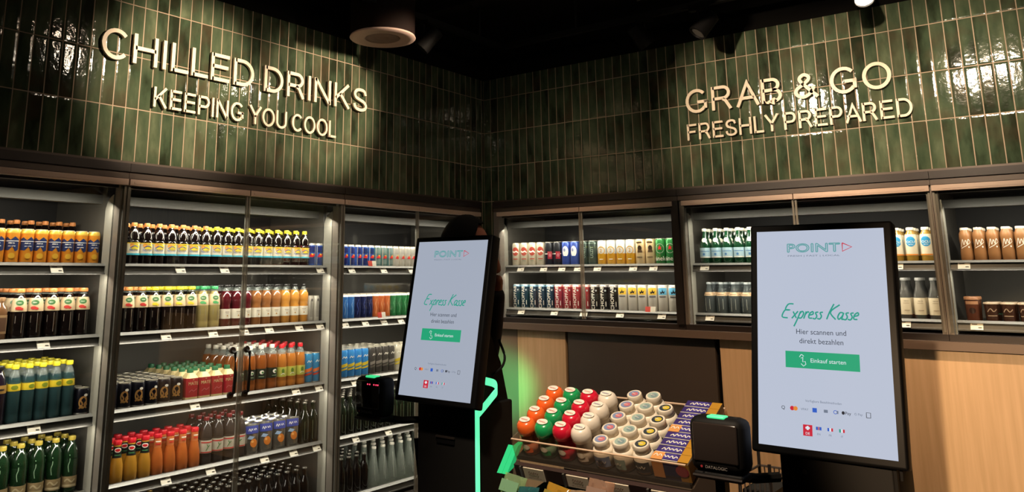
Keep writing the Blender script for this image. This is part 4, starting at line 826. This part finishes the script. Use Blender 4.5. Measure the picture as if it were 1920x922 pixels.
# ------------------------------------------------------------------ mint stand with sloping clear bin (local: -y to the customer, +x right)
TILT = R(24); P0 = Vector((-2.778, -2.199, 1.218))
Uv, Vv, Nv = Vector((0, -1, 0)), Vector((math.cos(TILT), 0, math.sin(TILT))), Vector((-math.sin(TILT), 0, math.cos(TILT)))
O = P0 - Nv * .085 - Vv * .034 - Uv * .034
M3 = Matrix((Uv, Vv, Nv)).transposed().to_4x4(); BIN = Matrix.Translation(O) @ M3
ACR = film('clear_acrylic', (.62, .55, .47), .10, .05); ACRE = film('acrylic_edge', (.80, .58, .42), .75, .3)
st = empty('mint_stand', 'black snack stand with sloping clear bin of mints between the two kiosks', 'display stand', (-2.60, -2.40, 0), 0)
def under(g, name, parent=st):
    """mesh given in bin coordinates, parented to the stand"""
    o = g.obj(name); o.parent = parent; o.matrix_parent_inverse = parent.matrix_basis.inverted(); o.matrix_basis = BIN.copy(); return o
BW, BD = .482, .272
g = G(); g.box(0, BW, 0, BD, -.008, -.001, BLACK); under(g, 'bin_floor')
g = G(); g.box(0, BW, -.004, -.001, -.008, .052, ACR); f = under(g, 'front_panel')
g = G(); g.box(0, BW, -.0045, 0, .052, .0545, ACRE); e_ = under(g, 'panel_edge')
g = G(); g.box(0, BW, BD, BD + .003, -.008, .028, ACR); under(g, 'back_panel')
g = G(); g.box(0, BW, BD - .001, BD + .004, .028, .0305, ACRE); under(g, 'panel_edge')
for x in (-.004, BW + .001):
    g = G(); g.prism([(0, -.008), (BD, -.008), (BD, .028), (0, .052)], x, x + .003, ACR); under(g, 'side_panel')
g = G(); g.box(0, BW, -.020, -.006, -.046, -.010, P('price_rail_brown', '#3a2c2a')); under(g, 'price_rail')
for i, x in enumerate((.030, .160, .270, .390)):
    g = G(); g.box(x, x + .062, -.0235, -.0205, -.044, -.012, CREAM); g.art([('scrawl', x + .030 + i * .001, -.024, .030, .008, P('card_ink', '#8a6a58')), ('scrawl', x + .032, -.038, .04, .004, P('card_ink', '#8a6a58'))], yd=-.0236); under(g, 'price_card')
    g = G(); g.box(x - .010, x - .005, -.026, -.0205, -.046, -.010, CHROME); under(g, 'card_clip')
# uprights, lower tray, green side strip
g = G()
for y in (-2.19, -2.63): g.box(-2.56, -2.53, y - .012, y + .012, 0, 1.20, BLACK)
g.box(-2.62, -2.36, -2.64, -2.18, 0, .03, BLACK); o = g.obj('frame'); o.parent = st; o.matrix_parent_inverse = st.matrix_basis.inverted()
g = G(); g.prism([(-2.93, .985), (-2.60, 1.04), (-2.60, 1.05), (-2.93, .995)], -2.68, -2.17, BLACK, 'xz'); g.prism([(-2.934, .98), (-2.930, .98), (-2.930, 1.03), (-2.934, 1.03)], -2.68, -2.17, ACR, 'xz')
o = g.obj('lower_tray'); o.parent = st; o.matrix_parent_inverse = st.matrix_basis.inverted()
g = G(); g.prism([(-2.745, 1.146), (-2.722, 1.152), (-2.768, 1.095), (-2.800, 1.084)], -2.150, -2.135, mat('green_side_light', (.02, .4, .18), .4, emit=S('#18b86c'), es=.65), 'xz'); g.prism([(-2.745, 1.146), (-2.775, 1.092), (-2.800, 1.084)], -2.134, -2.118, mat('green_side_light', (0, 0, 0)), 'xz')
o = g.obj('light_strip'); o.parent = st; o.matrix_parent_inverse = st.matrix_basis.inverted()

def put(k, u, v, n, spin, label, group):
    o = K[k].place((0, 0, 0), 0, label, group); o.matrix_basis = BIN @ Matrix.Translation((u, v, n)) @ Matrix.Rotation(spin, 4, 'Z'); return o
def mint(nm, cap, body, text):
    k = Kind('mint_bottle', 'mint bottle'); g = G()
    prof = [(.0195, 0), (.0225, .004), (.0225, .030), (.0205, .036), (.0215, .050), (.0175, .062)]
    g.lathe(prof, body, 20); g.art([('text', 'mentos', 0, .044, .0085, P('mint_ink', '#2a2f5c'), 'flat', .9), ('rect', -.02, .02, .010, .022, cap), ('ell', .002, .026, .012, .007, INKW)], rad_at(prof)); k.root = g.mesh('mint_bottle')
    g = G(); g.lathe([(.0235, .057), (.0258, .061), (.0262, .069), (.0256, .077), (.0228, .085), (.017, .0905), (.004, .0925)], cap, 24); k.parts.append(('cap', g.mesh('cap')))
    g = G(); vs = []
    def disc(cx, cy, rx, ry, m, z): g.add([(cx + rx * math.cos(i * math.pi / 9), cy + ry * math.sin(i * math.pi / 9), z) for i in range(18)], [list(range(18))], m)
    disc(0, 0, .0165, .0120, INKW, .0934); a, b = text_geo('mentos', .0066, .8); g.add([(x, z, .0938) for x, z in a], b, P('mint_logo' + nm, text)); k.parts.append(('cap_logo', g.mesh('cap_logo')))
    K[nm] = k
mint('mt_orange', P('mint_orange', '#f2682a', .25, coat=.4), film('mint_body_o', S('#e08a6a'), .88, .08), '#c8252a'); mint('mt_green', P('mint_green', '#1f9a58', .25, coat=.4), film('mint_body_g', S('#9cc0a4'), .85, .08), '#c8252a')
mint('mt_red', P('mint_red', '#d01c36', .25, coat=.4), film('mint_body_r', S('#d8384e'), .9, .08), '#c8252a'); mint('mt_white', P('mint_white', '#eadfd0', .3, coat=.3), film('mint_body_w', S('#e8dccc'), .8, .08), '#4a5a9a')
JW = P('jar_white', '#eadfcd', .35)
def jar(nm, a, b):
    k = Kind('gum_jar', 'gum jar'); g = G(); g.lathe([(.023, 0), (.0255, .004), (.0260, .040), (.0235, .046), (.019, .049), (.018, .054)], JW, 22); g.art([('rect', -.024, .024, .008, .034, a), ('scrawl', 0, .021, .026, .009, INKW)], .0260); k.root = g.mesh('gum_jar')
    g = G(); g.lathe([(.0185, .050), (.0200, .052), (.0200, .066), (.0188, .0685), (.0172, .0690), (.0165, .0680)], JW, 22); k.parts.append(('cap', g.mesh('cap')))
    g = G()
    for r, m, z, dx in ((.0150, a, .0688, 0), (.0090, b, .0691, .003)): g.add([(dx + r * math.cos(i * math.pi / 9), r * .95 * math.sin(i * math.pi / 9), z) for i in range(18)], [list(range(18))], m)
    tx, tf, _m = shape2d(('scrawl', 0, .002, .016, .005, INKW)); g.add([(x, z - .002, .0694) for x, z in tx], tf, INKW); k.parts.append(('cap_label', g.mesh('cap_label')))
    K[nm] = k
jar('jr_rose', P('jar_blue', '#7f8fb4'), P('jar_rose', '#c8707c')); jar('jr_mint', P('jar_mint', '#9db4ac'), P('jar_grey', '#7d949a')); jar('jr_yellow', P('jar_dark', '#3a4148'), P('jar_yellow', '#d2bb3e'))
RN = ['front row', 'second row', 'third row', 'back row']
for j, (k, nm) in enumerate((('mt_orange', 'orange'), ('mt_green', 'green'), ('mt_red', 'red'), ('mt_white', 'white'))):
    for i in range(4): put(k, .034 + .055 * j, (.032 + .0526 * i), 0, R(-12), f'mint bottle with {nm} cap in the clear bin, {RN[i]}', f'mint bottles with {nm} caps')
RJ = ['front row', 'second row', 'third row', 'fourth row', 'back row']
for j, (k, nm, cnt) in enumerate((('jr_rose', 'blue and rose', 5), ('jr_mint', 'pale mint', 5), ('jr_yellow', 'dark and yellow', 4))):
    for i in range(cnt): put(k, .254 + .0535 * j, .029 + .0525 * i + (.002 * j), 0.0, R(random.uniform(-25, 5)), f'white gum jar with {nm} lid label, {RJ[i]} of the bin', f'gum jars with {nm} lid labels')
g = G(); gw_, gt, gh = .090, .0262, .050
g.box(0, gw_, 0, gt, 0, gh, P('gum_purple', '#3b2f6c', .35)); g.box(-.0004, gw_ + .0004, -.0004, .001, gh - .004, gh + .0004, INKW); g.box(gw_ * .72, gw_ + .0006, -.0006, gt + .0004, .0, gh + .0006, P('gum_gold', '#b8862f', .35))
a, b, _m = shape2d(('scrawl', 0, 0, .054, .0125, INKW))
g.add([(x + gw_ * .44, z + gt * .5, gh + .0012) for x, z in a], b, INKW); g.add([(gw_ * q, gt * y, gh + .0008) for q, y in ((.14, .1), (.24, .9), (.60, .95), (.72, .2))], [(0, 1, 2, 3)][0:1], P('gum_violet', '#4c4390'))
g.art([('rect', gw_ * .28, gw_ * .7, .010, .040, P('gum_dark', '#1f2a5a')), ('ell', gw_ * .8, .026, .016, .014, P('gum_berry', '#a8404c'))], yd=-.0002)
K['gum'] = Kind('gum_box', 'gum box'); K['gum'].root = g.mesh('gum_box')
g = G(); g.box(-.001, .027, -.0014, gt, gh + .0008, gh + .0016, P('gum_peach', '#d9995c')); g.box(-.001, .027, -.0022, -.0010, .004, gh + .0016, P('gum_peach', '#d9995c')); a, b, _m = shape2d(('scrawl', 0, 0, .020, .011, INKW)); g.add([(x + .013, z + gt * .5, gh + .0022) for x, z in a], b, INKW)
SLEEVE = g.mesh('sleeve')
for i in range(9):
    o = put('gum', .392, .010 + .0282 * i, 0, 0, f'purple and gold gum box standing in the bin, {"frontmost" if i == 0 else "rearmost" if i == 8 else ORD[i] + " from the front"}', 'gum boxes in a row')
    if i in (0, 4): c = bpy.data.objects.new('sleeve', SLEEVE); COL.objects.link(c); c.parent = o

# snack bags lying in the lower tray
def bag(label, loc, rot, wd, ht, film_m, fill_m, seed, head=None):
    rnd = random.Random(seed); n = 12; ph = [rnd.uniform(0, 6.3) for _ in range(8)]
    def surf(u, v, side):
        e = (1 - u * u) ** .5 * (1 - v * v) ** .5 if abs(u) < 1 and abs(v) < 1 else 0
        wr = .0035 * math.sin(7 * u + ph[0] + 3 * v) + .003 * math.sin(11 * v + ph[1] - 5 * u) + .0025 * math.sin(17 * (u + v) + ph[2])
        return side * (.020 * e + .0007) + wr * (.3 + e)
    g = G(); vs = []; fs = []
    for side in (-1, 1):
        o = len(vs)
        for i in range(n + 1):
            for j in range(n + 1):
                u, v = j / n * 2 - 1, i / n * 2 - 1; vs.append((u * wd / 2 * (1 - .04 * math.cos(3 * v)), surf(u, v, side), v * ht / 2))
        for i in range(n):
            for j in range(n):
                a = o + i * (n + 1) + j; f = [a, a + 1, a + n + 2, a + n + 1]; fs.append(f if side < 0 else f[::-1])
    g.add(vs, fs, film_m, True)
    o = g.obj('snack_bag', None, loc, rot); setp(o, label, 'snack bag', 'snack bags in the lower tray')
    g = G()
    for i in range(16):
        u, v = rnd.uniform(-.6, .6), rnd.uniform(-.75, .45); r = rnd.uniform(.008, .014); cx, cz = u * wd / 2, v * ht / 2
        g.lathe([(r * .3, cz - r * .9), (r * .8, cz - r * .5), (r, cz), (r * .8, cz + r * .5), (r * .3, cz + r * .9)], fill_m, 8, cx, 0, sy=.7)
    c = g.obj('sweets', o); c['kind'] = 'stuff'
    if head:
        g = G(); g.box(-wd * .40, wd * .40, -.0245, -.0235, ht * .12, ht * .34, head); g.obj('header_label', o)
    return o
FB = lambda n, h, f=.30: film('bag_' + n, S(h), f, .08)
bag('clear green snack bag at the kiosk end of the lower tray', (-2.85, -2.190, 1.035), (R(-28), R(8), R(-84)), .062, .13, FB('green', '#a9c79a'), P('sweet_lime', '#8fae6a'), 1, P('head_mint', '#6f9a78'))
bag('dark teal snack bag below the orange mints', (-2.88, -2.257, 1.022), (R(-30), R(-6), R(-92)), .062, .13, FB('teal', '#2f6a70', .5), P('sweet_teal', '#2a5a60'), 2)
bag('golden snack bag below the green mints', (-2.86, -2.324, 1.032), (R(-26), R(10), R(-88)), .062, .13, FB('gold', '#c79a3a', .5), P('sweet_gold', '#c49a3c'), 3, P('head_olive', '#8a7a30'))
bag('cream paper snack bag below the red mints', (-2.86, -2.391, 1.030), (R(-28), R(-5), R(-90)), .062, .13, FB('cream', '#b59a7c', .5), P('sweet_brown', '#5c4030'), 4)
bag('clear peach snack bag leaning up against the bin front', (-2.875, -2.458, 1.062), (R(-22), R(4), R(-86)), .062, .135, FB('peach', '#c9a48c'), P('sweet_peach', '#c07a5c'), 5, P('head_blush', '#8f7466'))
bag('clear orange-brown snack bag below the white gum jars', (-2.885, -2.525, 1.015), (R(-26), R(9), R(-93)), .062, .13, FB('amber', '#b07a5a'), P('sweet_amber', '#9a4a2a'), 6)
bag('white and brown snack bag below the gum boxes', (-2.885, -2.592, 1.028), (R(-30), R(-8), R(-90)), .062, .13, FB('white', '#d5c6b2'), P('sweet_white', '#c9b79c'), 7, P('head_brown', '#6a4a36'))
bag('clear pinkish snack bag at the scanner end of the lower tray', (-2.875, -2.655, 1.015), (R(-28), R(6), R(-88)), .062, .12, FB('pink', '#b79284'), P('sweet_pink', '#8f5a4c'), 8)
# wire basket behind the scanner
t = empty('wire_basket', 'small dark wire basket between the scanner and the near kiosk', 'basket', (-2.56, -2.742, 0))
g = G()
for x in (-.07, .07):
    for y in (-.036, .036): g.tube([(x, y, 0), (x, y, 1.165)], .004, DARKMETAL, 6)
g.obj('frame', t)
g = G()
for z in (1.13, 1.08): 
    g.tube([(-.07, -.036, z), (-.07, .036, z), (.07, .036, z), (.07, -.036, z), (-.07, -.036, z)], .003, BRONZE, 6)
for i in range(7): y = -.036 + .012 * i; g.tube([(-.072, y, 1.13), (-.072, y * .8, 1.0), (.07, y * .8, 1.0), (.07, y, 1.13)], .0018, BRONZE, 6)
g.obj('wire_mesh', t)
g = G(); g.box(-.06, .068, -.034, .034, 1.004, 1.10, INNERD); g.obj('liner', t)

# ------------------------------------------------------------------ customer behind the far kiosk
SKIN = mat('skin', S('#a8664c'), .5); CLOTH = mat('dark_jacket', (.014, .013, .016), .85); HAIR = mat('black_hair', (.004, .0035, .0035), .8, spec=.15); JEANS = mat('dark_trousers', (.015, .016, .022), .9); SHOE = mat('dark_shoe', (.01, .01, .01), .5)
def skin_obj(name, pts, edges, m, parent, root=0, sub=2):
    me = bpy.data.meshes.new(name); me.from_pydata([p[0] for p in pts], edges, []); me.materials.append(m)
    o = bpy.data.objects.new(name, me); COL.objects.link(o)
    mod = o.modifiers.new('skin', 'SKIN'); lay = me.skin_vertices[0].data if me.skin_vertices else None
    if lay is None:
        bm = bmesh.new(); bm.from_mesh(me); bm.verts.layers.skin.verify(); bm.to_mesh(me); bm.free(); lay = me.skin_vertices[0].data
    for i, p in enumerate(pts):
        r = p[1]; lay[i].radius = r if isinstance(r, tuple) else (r, r)
        lay[i].use_root = (i == root)
    ss = o.modifiers.new('sub', 'SUBSURF'); ss.levels = sub; ss.render_levels = sub
    dg = bpy.context.evaluated_depsgraph_get(); mm = bpy.data.meshes.new_from_object(o.evaluated_get(dg)); bpy.data.objects.remove(o)
    mm.polygons.foreach_set('use_smooth', [True] * len(mm.polygons)); mm.name = name
    if not mm.materials: mm.materials.append(m)
    c = bpy.data.objects.new(name, mm); COL.objects.link(c); c.parent = parent; return c
# local: faces -y, left hand at +x
pr = empty('person', 'dark-haired person in dark clothes behind the far kiosk, hand raised to the face', 'person', (-2.137, -1.472, 0), R(30))
def merge_into(pieces, name, parent):
    bm = bmesh.new(); mats = []
    for p in pieces:
        me = p.data; off = len(mats); mats += list(me.materials); n0 = len(bm.faces); bm.from_mesh(me); bm.faces.ensure_lookup_table()
        for f in bm.faces[n0:]: f.material_index += off
        bpy.data.objects.remove(p)
    me = bpy.data.meshes.new(name); bm.to_mesh(me); bm.free()
    for m in mats: me.materials.append(m)
    o = bpy.data.objects.new(name, me); COL.objects.link(o); o.parent = parent; return o
body = [((0, 0, .98), (.135, .10)), ((0, .005, 1.12), (.125, .09)), ((0, 0, 1.30), (.150, .105)), ((0, .005, 1.42), (.120, .09)), ((0, .01, 1.52), .052), ((0, -.005, 1.585), .050),
        ((.10, 0, .93), .085), ((.11, -.01, .50), .058), ((.11, .02, .10), .040), ((-.10, 0, .93), .085), ((-.11, .02, .50), .058), ((-.11, .05, .10), .040),
        ((.18, .01, 1.44), .058), ((.225, -.045, 1.17), .043), ((.15, -.10, 1.38), .034), ((.050, -.140, 1.600), .026),
        ((-.18, .01, 1.44), .058), ((-.23, .02, 1.16), .043), ((-.22, -.05, .92), .032), ((-.215, -.08, .84), .028)]
be = [(0, 1), (1, 2), (2, 3), (3, 4), (4, 5), (0, 6), (6, 7), (7, 8), (0, 9), (9, 10), (10, 11), (3, 12), (12, 13), (13, 14), (14, 15), (3, 16), (16, 17), (17, 18), (18, 19)]
bd = skin_obj('body', body, be, SKIN, pr)
# head: shaped sphere with brow, nose, lips, chin, ears
g = G(); n1, n2 = 26, 22; vs = []; fs = []; hc = Vector((0, -.022, 1.695))
for i in range(n2 + 1):
    th = math.pi * i / n2
    for j in range(n1):
        ph = 2 * math.pi * j / n1; x, y, z = math.sin(th) * math.sin(ph), -math.sin(th) * math.cos(ph), math.cos(th)
        X, Y, Z = x * .076, y * .096, z * .120
        if z < 0: X *= 1 - .30 * (-z) ** 1.3; Y *= 1 - .12 * (-z)
        if y < 0:
            f = max(0, -y)
            Y -= .020 * math.exp(-((x / .16) ** 2) - (((z + .12) / .16) ** 2)) * f            # nose
            Y += .009 * (math.exp(-(((x - .42) / .2) ** 2) - ((z - .05) / .13) ** 2) + math.exp(-(((x + .42) / .2) ** 2) - ((z - .05) / .13) ** 2)) * f   # eye sockets
            Y -= .005 * math.exp(-((z - .22) / .10) ** 2) * f                                  # brow
            Y -= .006 * math.exp(-((x / .3) ** 2) - ((z + .48) / .08) ** 2) * f                # lips
            Y -= .008 * math.exp(-((x / .3) ** 2) - ((z + .85) / .14) ** 2) * f                # chin
        vs.append(tuple(hc + Vector((X, Y, Z))))
for i in range(n2):
    for j in range(n1): fs.append((i * n1 + j, (i + 1) * n1 + j, (i + 1) * n1 + (j + 1) % n1, i * n1 + (j + 1) % n1))
g.add(vs, fs, SKIN, True)
for sx in (-1, 1): g.tube([hc + Vector((sx * .073, .008, .022)), hc + Vector((sx * .083, .016, .018)), hc + Vector((sx * .084, .016, -.010)), hc + Vector((sx * .074, .008, -.026))], [.008, .012, .010, .006], SKIN)
hd = g.obj('head', pr)
# raised hand: palm and five fingers closing towards the chin
wr = Vector((.050, -.140, 1.600)); hp = [(tuple(wr), .025), (tuple(wr + Vector((-.006, .008, .045))), (.030, .016)), (tuple(wr + Vector((-.010, .016, .085))), (.034, .014))]; he = [(0, 1), (1, 2)]
for q, (dx, ln) in enumerate(((-.027, .066), (-.009, .076), (.010, .070), (.027, .056))):
    b0 = wr + Vector((-.010 + dx, .018, .092)); o_ = len(hp)
    hp += [(tuple(b0), .0095), (tuple(b0 + Vector((0, .010, ln * .42))), .0088), (tuple(b0 + Vector((0, .034, ln * .70))), .0080), (tuple(b0 + Vector((0, .052, ln * .72))), .0070)]; he += [(2, o_), (o_, o_ + 1), (o_ + 1, o_ + 2), (o_ + 2, o_ + 3)]
o_ = len(hp); hp += [(tuple(wr + Vector((-.036, .016, .046))), .0105), (tuple(wr + Vector((-.052, .034, .072))), .0095), (tuple(wr + Vector((-.050, .046, .094))), .0080)]; he += [(1, o_), (o_, o_ + 1), (o_ + 1, o_ + 2)]
hn = skin_obj('hand', hp, he, SKIN, pr)
wl = Vector((-.215, -.08, .84)); hp = [(tuple(wl), .026), (tuple(wl + Vector((.004, -.012, -.05))), (.017, .030)), (tuple(wl + Vector((.006, -.020, -.085))), (.015, .034))]; he = [(0, 1), (1, 2)]
for q, (dy, ln) in enumerate(((-.028, .064), (-.010, .074), (.009, .069), (.026, .055))):
    b0 = wl + Vector((.008, -.022 + dy, -.092)); o_ = len(hp)
    hp += [(tuple(b0), .0092), (tuple(b0 + Vector((.006, -.002, -ln * .45))), .0086), (tuple(b0 + Vector((.018, -.003, -ln * .80))), .0078), (tuple(b0 + Vector((.030, -.003, -ln))), .0068)]; he += [(2, o_), (o_, o_ + 1), (o_ + 1, o_ + 2), (o_ + 2, o_ + 3)]
o_ = len(hp); hp += [(tuple(wl + Vector((.012, -.046, -.045))), .0105), (tuple(wl + Vector((.022, -.058, -.075))), .0092), (tuple(wl + Vector((.028, -.060, -.098))), .0080)]; he += [(1, o_), (o_, o_ + 1), (o_ + 1, o_ + 2)]
h2 = skin_obj('hand', hp, he, SKIN, pr)
merge_into([bd, hd, hn, h2], 'body', pr)
inf = lambda i, k: (body[i][0], tuple(r + k for r in (body[i][1] if isinstance(body[i][1], tuple) else (body[i][1],) * 2)))
jk = [0, 1, 2, 3, 12, 13, 14, 16, 17, 18]; ix = {b: a for a, b in enumerate(jk)}
jp_ = [inf(i, .016) for i in jk] + [((.064, -.132, 1.555), (.040, .040)), ((0, .012, 1.49), (.066, .062))]
skin_obj('jacket', jp_, [(ix[a], ix[b]) for a, b in be if a in ix and b in ix] + [(ix[14], 10), (ix[3], 11)], CLOTH, pr)
tk = [0, 6, 7, 8, 9, 10, 11]; ix = {b: a for a, b in enumerate(tk)}
skin_obj('trousers', [inf(i, .014) for i in tk], [(ix[a], ix[b]) for a, b in be if a in ix and b in ix], JEANS, pr)
for sx, yy in ((.11, .02), (-.11, .05)):
    g = G(); g.box(sx - .045, sx + .045, yy - .19, yy + .075, 0, .075, SHOE, .03); g.obj('shoe', pr)
g = G(); vs = []; fs = []
rnd = random.Random(3)
for i in range(15):
    th = math.pi * .62 * i / 14
    for j in range(26):
        ph = 2 * math.pi * j / 26; x, y, z = math.sin(th) * math.sin(ph), -math.sin(th) * math.cos(ph), math.cos(th)
        front = min(1, max(0, .32 - y))
        thh = th * (1 - .62 * front ** 1.5)                       # hairline lifts over the forehead
        x, y, z = math.sin(thh) * math.sin(ph), -math.sin(thh) * math.cos(ph), math.cos(thh); k = 1.0 + .012 * rnd.random() + .012 * math.sin(9 * ph + 5 * th)
        vs.append(tuple(hc + Vector((x * .088 * k, y * .108 * k, z * .138 * k))))
for i in range(14):
    for j in range(26): fs.append((i * 26 + j, (i + 1) * 26 + j, (i + 1) * 26 + (j + 1) % 26, i * 26 + (j + 1) % 26))
g.add(vs, fs, HAIR, True)
g.obj('hair', pr)
